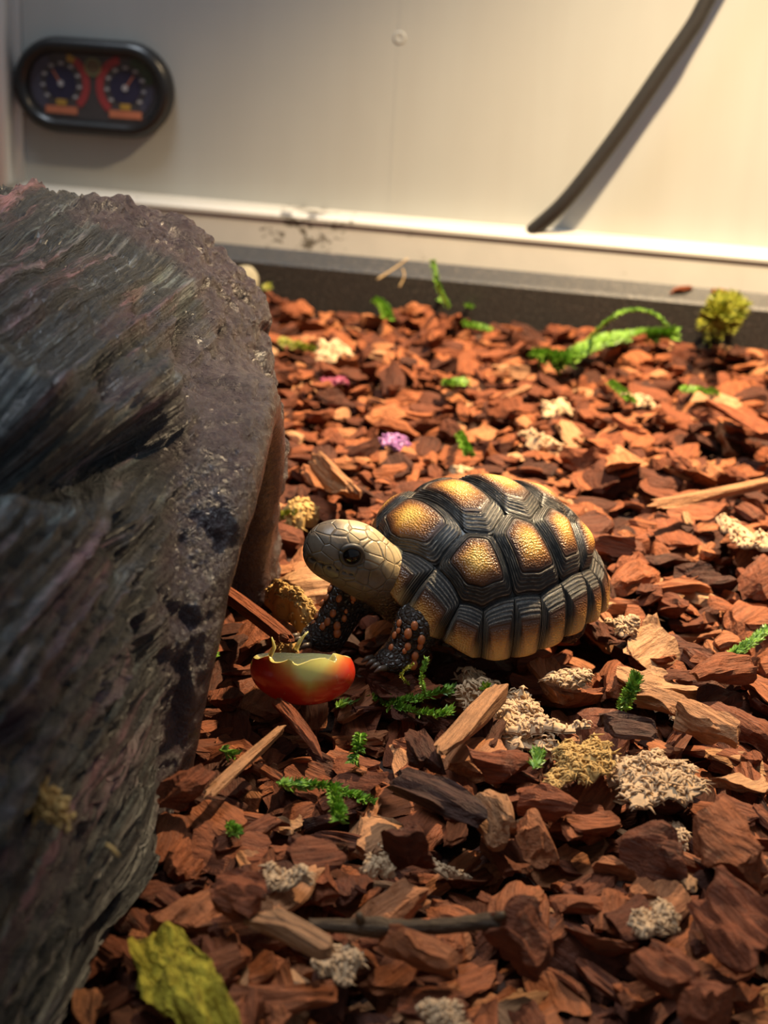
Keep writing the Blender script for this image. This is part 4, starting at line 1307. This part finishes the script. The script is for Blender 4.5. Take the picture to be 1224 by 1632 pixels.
# ------------------------------------------------------------------ pale fibre clumps: curled shreds on a lump
def clump(px, py, wpx, hpx, ang, n, mat, label, cat, seed, height=0.006, lift=0.0, name='fibre_clump', curl=1.0, rad=0.00045):
    rs = np.random.default_rng(seed)
    c = G(px, py, 0.004); w = proj(c)[2]
    k = (CAM_H / w)                                  # foreshortening of the ground
    a = wpx * w / F_PX / 2; b = hpx * w / F_PX / 2 / max(0.42, k)
    gz = ground_z(c[0], c[1], 0.006, 80)
    root = empty(name, (c[0], c[1], gz + lift))
    fluffy = name != 'fibre_clump'
    # ragged torn flake: outline from noise, thin and crumpled
    def edge(t):
        q = np.stack([np.cos(t) * 1.6 + seed, np.sin(t) * 1.6, 0 * t], 1)
        return 0.80 + 0.45 * vnoise(q, seed) + 0.22 * vnoise(q * 2.7, seed + 1)
    def surf(r, t):
        x = a * r * edge(t) * np.cos(t); y = b * r * edge(t) * np.sin(t)
        q = np.stack([x * 260, y * 260, 0 * x + seed], 1)
        z = height * ((0.30 + 0.55 * np.sqrt(np.clip(1 - r * r, 0, 1))) + 0.42 * vnoise(q, seed + 2) + 0.20 * vnoise(q * 2.5, seed + 3))
        if fluffy: z = height * (0.1 + 1.1 * np.sqrt(np.clip(1 - r * r, 0, 1)) + 0.18 * vnoise(q * 1.5, seed + 2))
        return np.stack([x, y, z], 1)
    NU_, NV_ = 40, 10
    V, Fs = [], []
    T_ = np.linspace(0, 2 * math.pi, NU_, endpoint=False)
    for sgn in (1, -1):
        for j in range(NV_ + 1):
            P = surf(np.full(NU_, max(0.02, j / NV_)), T_)
            if sgn < 0: P[:, 2] -= 0.0012 * (1 - j / NV_) + 0.0006
            V.extend(P.tolist())
    for l in (0, 1):
        o0 = l * (NV_ + 1) * NU_
        for j in range(NV_):
            for i in range(NU_):
                q = (o0 + j * NU_ + i, o0 + (j + 1) * NU_ + i, o0 + (j + 1) * NU_ + (i + 1) % NU_, o0 + j * NU_ + (i + 1) % NU_)
                Fs.append(q if l == 0 else q[::-1])
    R_ = Matrix.Rotation(ang, 3, 'Z')
    mobj('core', V, Fs, mat, root)
    mb = MB()
    SP = surf(np.sqrt(rs.uniform(size=n)) * 1.04, rs.uniform(0, 2 * math.pi, size=n))
    for i in range(n):
        p = SP[i]
        th = rs.normal() * 0.9 + seed; L = rs.uniform(0.0014, 0.0042) * (0.6 if fluffy else min(1.0, max(0.4, a / 0.010)))
        d = np.array([math.cos(th), math.sin(th), rs.normal() * 0.25]); s = np.array([-d[1], d[0], 0])
        bend = rs.normal() * 0.8 * curl
        pts = [p - d * L * 0.5 - np.array([0, 0, 0.0003]), p - d * L * 0.2 + s * L * 0.2 * bend + np.array([0, 0, 0.0003]), p + d * L * 0.2 + s * L * 0.15 * bend + np.array([0, 0, 0.0005]), p + d * L * 0.6 - s * L * 0.4 * bend - np.array([0, 0, 0.0002])]
        rr = rad * rs.uniform(0.6, 1.5)
        V, Fs = tube(pts, [rr * 0.5, rr, rr * 0.9, rr * 0.3], 5, 0.6)
        mb.add(V, Fs)
    sh = mb.build('shreds', mat, root); sh['kind'] = 'stuff'
    root.rotation_euler = (rs.normal() * 0.12, rs.normal() * 0.12, ang)
    tag(root, label, cat)
    return root

clump(812, 1090, 150, 100, 0.6, 520, FIBRE, 'large clump of pale curly fibre beside the tortoise shell', 'fibre', 11, 0.007, 0.001)
clump(845, 1120, 60, 90, 1.4, 180, FIBRE, 'narrow strip of pale curled fibre between the shell clump and tan flake', 'fibre', 12, 0.004)
clump(925, 1205, 105, 78, -0.6, 420, CRUMB, 'folded tan woolly flake in front of the blackish bark', 'fibre', 13, 0.005, 0.004, rad=0.00035)
clump(1040, 1215, 175, 90, -0.35, 560, FIBRE, 'wide pale fibre mat spread under the blackish bark flake', 'fibre', 14, 0.005, 0.001)
clump(1075, 1275, 90, 70, -0.5, 260, FIBRE, 'tangled pale fibre tuft in front of the wide fibre mat', 'fibre', 15, 0.005)
clump(905, 1065, 95, 26, 0.35, 130, FIBRE, 'pale fibre strip lying along the rear edge of the shell', 'fibre', 16, 0.003, 0.003)
clump(1000, 985, 70, 24, 0.2, 110, FIBRE, 'small pale fibre strip behind the tortoise tail', 'fibre', 17, 0.003, 0.003)
clump(1072, 1082, 48, 40, 0.2, 90, FIBRE, 'small curled fibre tuft beside the smooth brown slab', 'fibre', 18, 0.004)
clump(600, 1352, 46, 44, 0.9, 100, FIBRE, 'small pale curled fibre bit on the humped bark chunk', 'fibre', 19, 0.004, 0.004, rad=0.0003)
clump(455, 1400, 110, 44, -0.2, 190, FIBRE, 'pale shredded fibre strip above the orange brown stick', 'fibre', 20, 0.004, 0.002, rad=0.0003)
clump(545, 1500, 80, 66, -0.6, 220, FIBRE, 'pale curled fibre clump lying just under the dark twig', 'fibre', 21, 0.005, 0.002, rad=0.00035)
clump(700, 1300, 24, 100, 1.1, 90, FIBRE, 'thin pale root strand beside the long dark slab', 'fibre', 22, 0.003, 0.004, rad=0.0003)
clump(1045, 1452, 84, 50, 0.3, 170, FIBRE, 'pale fibre curl on top of the square bark flake', 'fibre', 23, 0.004, 0.004, rad=0.00032)
clump(545, 1605, 90, 50, 0.1, 150, FIBRE, 'pale stringy fibre clump in the very front of the litter', 'fibre', 24, 0.004, 0.003, rad=0.0003)
clump(705, 1575, 56, 60, 1.2, 110, FIBRE, 'short pale fibre braid between two front bark slabs', 'fibre', 25, 0.004, 0.002, rad=0.00032)
clump(1200, 850, 60, 70, 0.6, 110, FIBRE, 'frayed pale fibre bundle beside the long pale stick', 'fibre', 26, 0.005, 0.002)
clump(890, 605, 56, 34, 0.1, 90, FIBRE, 'upper creamy fibre fluff behind the tortoise shell', 'fibre', 27, 0.007, 0.002, rad=0.0006)
clump(868, 660, 50, 36, 0.9, 80, FIBRE, 'lower creamy fibre fluff behind the tortoise shell', 'fibre', 28, 0.006, 0.002, rad=0.0006)
clump(530, 535, 70, 34, -0.2, 80, FIBRE, 'pale frayed fibre piece far behind near the magenta fluff', 'fibre', 29, 0.006, 0.003, rad=0.0007)
clump(1020, 630, 70, 24, -0.1, 70, FIBRE, 'low creamy fibre streak in front of the bright green moss', 'fibre', 30, 0.005, 0.002, rad=0.0006)
clump(745, 690, 46, 30, 0.4, 60, FIBRE, 'small creamy fibre bit by the green leaf behind the shell', 'fibre', 31, 0.005, 0.002, rad=0.0006)
clump(475, 945, 62, 60, 0.8, 260, CRUMB, 'tan crumbly food lump below the tortoise head', 'food', 41, 0.011, 0.002, 'food_crumb', 0.5, 0.0004)
clump(462, 992, 40, 34, 0.3, 120, CRUMB, 'smaller tan food crumb between the lump and the grape', 'food', 42, 0.006, 0.001, 'food_crumb', 0.5, 0.0004)
clump(478, 778, 60, 34, 0.1, 110, CRUMB, 'tan crumb behind the tortoise head next to the split bark', 'food', 43, 0.007, 0.002, 'food_crumb', 0.5, 0.0005)
clump(628, 678, 40, 26, 2.1, 60, PURPLE, 'purple dyed fibre curl behind the tortoise head', 'fibre', 44, 0.006, 0.003, rad=0.0006)
clump(532, 572, 46, 28, 0.4, 60, MAGENTA, 'dark magenta fluff near the top of the log hide', 'fibre', 45, 0.006, 0.003, rad=0.0006)

# ------------------------------------------------------------------ moss sprigs
def sprig(pts_px, z, label, seed, mat=MOSS, leaf=0.0022, dens=1.0, lifts=None, group=None, stemr=0.00035, name='moss_sprig', wr=0.20):
    rs = np.random.default_rng(seed)
    P = []
    for i, (px, py) in enumerate(pts_px):
        p = G(px, py, z); g = ground_z(p[0], p[1], 0.005, 96)
        lf = lifts[i] if lifts else 0.0035
        if lifts and lf > 0.006:                         # rises above the litter: stay over the first point's ground
            base = G(*pts_px[0], z); q = on_plane(px, py, base, np.array([0, 1.0, 0])); P.append(q); continue
        P.append(G(px, py, g + lf))
    C_ = spline(P, max(12, 10 * len(P)))
    seg = np.linalg.norm(np.diff(C_, axis=0), axis=1).sum()
    root = empty(name, tuple(C_[0]))
    V, Fs = tube(C_ - C_[0], np.linspace(stemr, stemr * 0.5, len(C_)), 5)
    mobj('stem', V, Fs, mat, root)
    mb = MB(); n = int(seg / 0.00016 * dens)
    T = np.gradient(C_, axis=0); T /= np.linalg.norm(T, axis=1)[:, None] + 1e-9
    for i in range(n):
        t = rs.uniform(0, len(C_) - 1.001); k = int(t); p = C_[k] + (C_[k + 1] - C_[k]) * (t - k) - C_[0]
        d = rs.normal(size=3); d[2] = abs(d[2]) * 0.8; d -= T[k] * (d @ T[k]); d /= np.linalg.norm(d) + 1e-9
        d = d * 0.8 + T[k] * 0.6; d /= np.linalg.norm(d)
        s = np.cross(d, rs.normal(size=3)); s /= np.linalg.norm(s) + 1e-9
        L = leaf * rs.uniform(0.7, 1.6); W = L * wr
        q = np.cross(d, s) * L * 0.12
        mb.add([p, p + d * L * 0.5 + s * W + q, p + d * L, p + d * L * 0.5 - s * W + q], [(0, 1, 2), (0, 2, 3)])
    lv = mb.build('leaves', mat, root, False); lv['kind'] = 'stuff'
    tag(root, label, 'moss', group)
    return root

sprig([(535, 1128), (580, 1112), (640, 1118), (700, 1105), (722, 1100)], 0.004, 'long green moss sprig lying between the grape and the pale fibre', 1, dens=1.3)
sprig([(600, 1112), (630, 1128), (690, 1140), (718, 1135)], 0.004, 'branched green moss sprig just in front of the tortoise foot', 2, dens=1.3)
sprig([(678, 1110), (672, 1080), (680, 1050)], 0.004, 'fine upright moss strand under the front of the shell', 3, lifts=[0.002, 0.008, 0.012], leaf=0.0010)
sprig([(655, 1095), (640, 1075), (660, 1058)], 0.004, 'curly thin moss strand beside the near foreleg', 4, MOSSY, 0.0008, 0.6, lifts=[0.002, 0.008, 0.010])
sprig([(735, 1080), (755, 1085), (775, 1098)], 0.005, 'dark green moss tuft under the near rim of the shell', 5, dens=1.8)
sprig([(575, 1170), (572, 1190), (563, 1215)], 0.004, 'short green moss sprig between the splinter and brown slab', 6, dens=1.4)
sprig([(445, 1250), (480, 1252), (530, 1258), (595, 1280)], 0.005, 'bright green forked moss sprig lying in front of the splinter', 7, dens=1.4)
sprig([(530, 1258), (538, 1285), (540, 1308)], 0.005, 'side shoot of green moss hanging from the forked sprig', 8, dens=1.4)
sprig([(1162, 1045), (1190, 1030), (1222, 1005)], 0.006, 'bright green moss sprig above the smooth brown slab', 9, dens=1.5)
sprig([(992, 1130), (1002, 1108), (1016, 1078)], 0.004, 'feathery green moss shoot behind the folded tan flake', 10, dens=1.5, lifts=[0.002, 0.007, 0.010])
sprig([(850, 1225), (856, 1212), (858, 1200)], 0.004, 'tiny green moss tip beside the folded tan flake', 11, dens=1.6)
sprig([(350, 1195), (362, 1200), (372, 1204)], 0.004, 'tiny moss fleck beside the thin pale splinter', 12)
sprig([(362, 1312), (370, 1322), (376, 1330)], 0.005, 'small moss fleck in front of the log foot', 13, dens=1.5)
sprig([(325, 1055), (335, 1045), (342, 1038)], 0.004, 'little moss strand at the mouth of the log hide', 14)
sprig([(848, 568), (900, 572), (960, 548), (1010, 540), (1070, 535)], 0.012, 'long bright green moss branch lying near the back strip', 15, dens=2.6, leaf=0.0055, stemr=0.0012, lifts=[0.006] * 5)
sprig([(880, 585), (905, 575), (935, 560)], 0.012, 'bushy green moss clump at the near end of the long branch', 16, dens=2.6, leaf=0.0050, stemr=0.0010, lifts=[0.006] * 3)
sprig([(930, 552), (965, 515), (1000, 496), (1040, 500), (1062, 520)], 0.012, 'arching green moss stem rising over the long branch', 17, dens=0.7, leaf=0.0018, lifts=[0.002, 0.012, 0.02, 0.02, 0.012], stemr=0.0011)
sprig([(1130, 530), (1140, 510), (1150, 490)], 0.012, 'yellow green feathery moss tuft by the black strip', 18, MOSSY, 0.0085, 1.3, lifts=[0.002, 0.014, 0.02], stemr=0.0006, wr=0.10)
sprig([(1150, 530), (1160, 512), (1172, 488)], 0.012, 'paler feathery moss shoot leaning from the yellow green tuft', 19, MOSSY, 0.0080, 1.1, lifts=[0.002, 0.014, 0.02], stemr=0.0006, wr=0.10)
sprig([(715, 490), (700, 460), (690, 418)], 0.010, 'upright green plant shoot standing in front of the black strip', 20, MOSS, 0.0022, 0.5, lifts=[0.002, 0.012, 0.03], stemr=0.0012)
sprig([(700, 480), (725, 478), (752, 492)], 0.010, 'bent green stem at the foot of the upright shoot', 21, dens=0.8, leaf=0.003, stemr=0.0011)
sprig([(598, 480), (612, 492), (618, 508)], 0.010, 'small green moss patch in the far litter beside the upright shoot', 22, dens=1.6, leaf=0.0038)
sprig([(735, 515), (755, 522), (775, 526)], 0.010, 'short green moss bit in front of the upright shoot', 23, dens=1.4, leaf=0.0034)
sprig([(442, 545), (470, 552), (500, 560)], 0.008, 'dull green moss patch beside the top of the log hide', 24, MOSSY, 0.0036, 1.4)
sprig([(703, 612), (722, 612), (742, 610)], 0.008, 'bright green leaf scrap among the far chips', 25, dens=1.8, leaf=0.003)
sprig([(733, 692), (740, 710), (748, 726)], 0.008, 'bright green blade just behind the top of the shell', 26, dens=1.8, leaf=0.0026)
sprig([(972, 612), (990, 625), (1005, 640)], 0.008, 'dark green moss bit in front of the long bright branch', 27, dens=1.2, leaf=0.003)
sprig([(1085, 622), (1110, 624), (1140, 628)], 0.008, 'pair of green moss scraps by the orange plank', 28, dens=1.6, leaf=0.003)
sprig([(425, 835), (438, 825), (470, 818)], 0.006, 'green moss wisp between the log mouth and tortoise head', 29, MOSSY, 0.0022, 1.2)
sprig([(420, 462), (440, 455), (462, 462)], 0.010, 'dim green moss patch under the dirty rail behind the log', 30, MOSSY, 0.0036, 1.4)

# tan fluff caught on the flank of the hide
def fluff():
    rs = np.random.default_rng(3)
    tgt = on_plane(62, 1285, np.array([0, 0.300, 0]), np.array([0, 1.0, 0]))
    dg = bpy.context.evaluated_depsgraph_get()
    d = Vector(ray(62, 1285)).normalized()
    ok, loc, nrm, _ = hide.ray_cast(Vector(CP), d)
    p0 = np.array(loc) if ok else tgt
    nn = np.array(nrm) if ok else np.array([0.3, -0.8, 0.5])
    root = empty('fibre_tuft', tuple(p0))
    mb = MB()
    tx = np.cross(nn, [0, 0, 1.0]); tx /= np.linalg.norm(tx); ty = np.cross(nn, tx)
    for i in range(150):
        p = tx * rs.normal() * 0.0026 + ty * rs.normal() * 0.0036 + nn * abs(rs.normal()) * 0.0016
        pts = p + np.cumsum(rs.normal(size=(4, 3)) * 0.0008, 0)
        V, Fs = tube(pts, [0.0003, 0.0005, 0.0004, 0.0002], 5); mb.add(V, Fs)
    sh = mb.build('shreds', CRUMB, root); sh['kind'] = 'stuff'
    tag(root, 'brown fibre tuft caught on the near flank of the log hide', 'fibre')
bpy.context.view_layer.update()
fluff()

# ------------------------------------------------------------------ dial gauge on the back wall
def gauge():
    cx, cz = wl(154, 139, WB)
    wd = abs(wl(281, 141, WB)[0] - wl(29, 136, WB)[0]); hg = abs(wl(155, 62, WB)[1] - wl(152, 216, WB)[1])
    root = empty('dial_gauge')
    root.matrix_world = Matrix.Translation(Vector(W0 + WT * cx - WN * WB) + Vector((0, 0, cz))) @ WROT.to_4x4()
    tag(root, 'black oval twin dial thermometer and hygrometer fixed on the back wall', 'gauge')
    BLK = plain('black_plastic', (0.012, 0.012, 0.013), 0.3)
    tb = 0.0062
    hw, r = wd / 2 - hg / 2, hg / 2
    def stadium(rad, n=24):
        pts = []
        for k in range(n + 1):
            a = -math.pi / 2 + math.pi * k / n; pts.append((hw + rad * math.cos(a), rad * math.sin(a)))
        for k in range(n + 1):
            a = math.pi / 2 + math.pi * k / n; pts.append((-hw + rad * math.cos(a), rad * math.sin(a)))
        return pts
    rings = [(r - 0.001, 0.0), (r, -0.004), (r - 0.001, -0.010), (r - 0.0045, -0.0135), (r - 0.0085, -0.0125), (r - 0.0105, -0.008), (r - 0.011, -0.006)]
    V, Fs = [], []
    for rad, d in rings: V += [(x, d, z) for x, z in stadium(rad)]
    ns = len(stadium(r))
    for j in range(len(rings) - 1):
        for k in range(ns): Fs.append((j * ns + k, (j + 1) * ns + k, (j + 1) * ns + (k + 1) % ns, j * ns + (k + 1) % ns))
    mobj('bezel', V, Fs, BLK, root)
    V = [(x, -0.0062, z) for x, z in stadium(r - 0.0108)]
    face = mobj('face', V, [tuple(range(len(V)))], plain('face_print', (0.045, 0.042, 0.048), 0.3), root, False)
    def arc(name, cx, cz, r0, r1, a0, a1, mat, parent, d=-0.0066, n=20):
        V, Fs = [], []
        for k in range(n + 1):
            a = math.radians(a0 + (a1 - a0) * k / n)
            V += [(cx + r0 * math.cos(a), d, cz + r0 * math.sin(a)), (cx + r1 * math.cos(a), d, cz + r1 * math.sin(a))]
        for k in range(n): Fs.append((2 * k, 2 * k + 1, 2 * k + 3, 2 * k + 2))
        return mobj(name, V, Fs, mat, parent, False)
    def slab(name, cx, cz, w, h, mat, parent, d=-0.0068, ang=0):
        ca, sa = math.cos(ang), math.sin(ang)
        V = [(cx + x * ca - z * sa, dd, cz + x * sa + z * ca) for dd in (d, d + 0.0005) for x, z in ((-w / 2, -h / 2), (w / 2, -h / 2), (w / 2, h / 2), (-w / 2, h / 2))]
        return mobj(name, V, [(0, 1, 2, 3), (0, 4, 5, 1), (1, 5, 6, 2), (2, 6, 7, 3), (3, 7, 4, 0)], mat, parent, False)
    RED, BLUE, GREEN = plain('print_red', (0.27, 0.035, 0.04), 0.5), plain('print_blue', (0.055, 0.055, 0.085), 0.5), plain('print_green', (0.030, 0.055, 0.032), 0.5)
    YEL, ORG, WHT, NAVY = plain('print_yellow', (0.36, 0.22, 0.04), 0.5), plain('print_orange', (0.45, 0.15, 0.08), 0.5), plain('print_white', (0.34, 0.34, 0.36), 0.5), plain('print_navy', (0.016, 0.016, 0.045), 0.5)
    s = hg / 0.0655
    for side in (-1, 1):
        dx = 0.0235 * side * s; dz = 0.0015 * s
        dial = arc('dial', dx, dz, 0.0, 0.0112 * s, 0, 360, NAVY, face, -0.0066, 36)
        dial['label'] = 'thermometer dial' if side < 0 else 'hygrometer dial'
        if side < 0:
            arc('red_arc', dx, dz, 0.0160 * s, 0.0212 * s, -48, 58, RED, face)
            arc('yellow_arc', dx, dz, 0.0160 * s, 0.0205 * s, 58, 76, YEL, face)
            arc('blue_arc', dx, dz, 0.0150 * s, 0.0225 * s, 120, 235, BLUE, face)
        else:
            arc('red_arc', dx, dz, 0.0160 * s, 0.0215 * s, 104, 232, RED, face)
            arc('green_arc', dx, dz, 0.0150 * s, 0.0215 * s, 12, 78, GREEN, face)
            arc('blue_arc', dx, dz, 0.0150 * s, 0.0205 * s, -50, 5, BLUE, face)
        for k in range(9):
            a = math.radians(-40 + 260 * k / 8)
            slab('numeral', dx + 0.0135 * s * math.cos(a), dz + 0.0135 * s * math.sin(a), 0.0030 * s, 0.0019 * s, WHT, face)
        arc('hub', dx, dz, 0.0, 0.0022 * s, 0, 360, WHT, face, -0.0074, 18)
        slab('needle', dx + 0.003 * s * side, dz + 0.004 * s, 0.0008 * s, 0.011 * s, ORG, face, -0.0072, -0.6 * side)
        slab('name_bar', dx, -0.0165 * s, 0.0235 * s, 0.0050 * s, ORG, face)
        slab('icon', dx, -0.0112 * s, 0.0075 * s, 0.0040 * s, YEL, face)
    arc('emblem', 0.0, 0.0140 * s, 0.0, 0.0052 * s, 0, 360, plain('emblem_brown', (0.10, 0.075, 0.045), 0.5), face, -0.0070, 24)
    arc('emblem_ring', 0.0, 0.0140 * s, 0.0052 * s, 0.0062 * s, 0, 360, plain('emblem_green', (0.16, 0.19, 0.09), 0.5), face, -0.0071, 24)
gauge()

# ------------------------------------------------------------------ black cable hanging in front of the back wall
def cable():
    off = WB - 0.020
    P = []
    for px, py in ((846, 372), (900, 322), (960, 247), (1010, 178), (1060, 105), (1105, 40), (1127, 0), (1175, -85), (1235, -200)):
        x, z = wl(px, py, off); P.append(W0 + WT * x - WN * off + np.array([0, 0, z]))
    P[0] = P[0] - WN * 0.004
    C_ = spline(P, 60)
    BLK = plain('cable_rubber', (0.018, 0.017, 0.017), 0.45)
    root = empty('cable', tuple(P[0]))
    V, Fs = tube(C_ - P[0], 0.0052, 12, 1.0)
    mobj('sheath', V, Fs, BLK, root)
    WH = plain('fleck', (0.30, 0.28, 0.26), 0.6)
    tag(root, 'thick black cable running up in front of the back wall', 'cable')
cable()

# dry straw bits by the strip, and a pale stone behind the hide
STRAW = mat_fibre('straw', (0.45, 0.30, 0.14), (0.62, 0.45, 0.25))
def straw(a, b, z, label):
    p, q = G(*a, z), on_plane(*b, G(*a, z), np.array([0, 1.0, 0]))
    root_pts = spline([p, (p + q) / 2 + np.array([0.002, 0, 0.001]), q], 12) 
    V, Fs = tube(root_pts - p, np.linspace(0.0014, 0.0008, 12), 6, 0.5)
    o = mobj('dry_straw', V, Fs, STRAW); o.location = p
    tag(o, label, 'straw')
straw((636, 458), (642, 428), 0.008, 'dry pale straw standing against the black strip')
straw((600, 446), (650, 412), 0.010, 'bent dry leaf strip leaning on the rail behind the chips')
m = NT('pale_stone'); c = m.coord(); n1 = m.noise(c, 120, 4)
STONE = m.set(color=m.mix(n1, (0.16, 0.145, 0.10), (0.26, 0.235, 0.17)), rough=0.8, normal=m.bump(n1, 0.002, 0.5))
V, Fs = ball(1.0, 24, 14)
V = np.array(V); V *= (1 + 0.12 * vnoise(V * 1.7 + 4, 8))[:, None]
V *= np.array([0.009, 0.009, 0.012])
p = G(390, 472, 0.006)
o = mobj('pebble', V, Fs, STONE); o.location = (p[0], p[1], 0.013)
tag(o, 'pale rounded pebble half hidden behind the log hide', 'pebble')
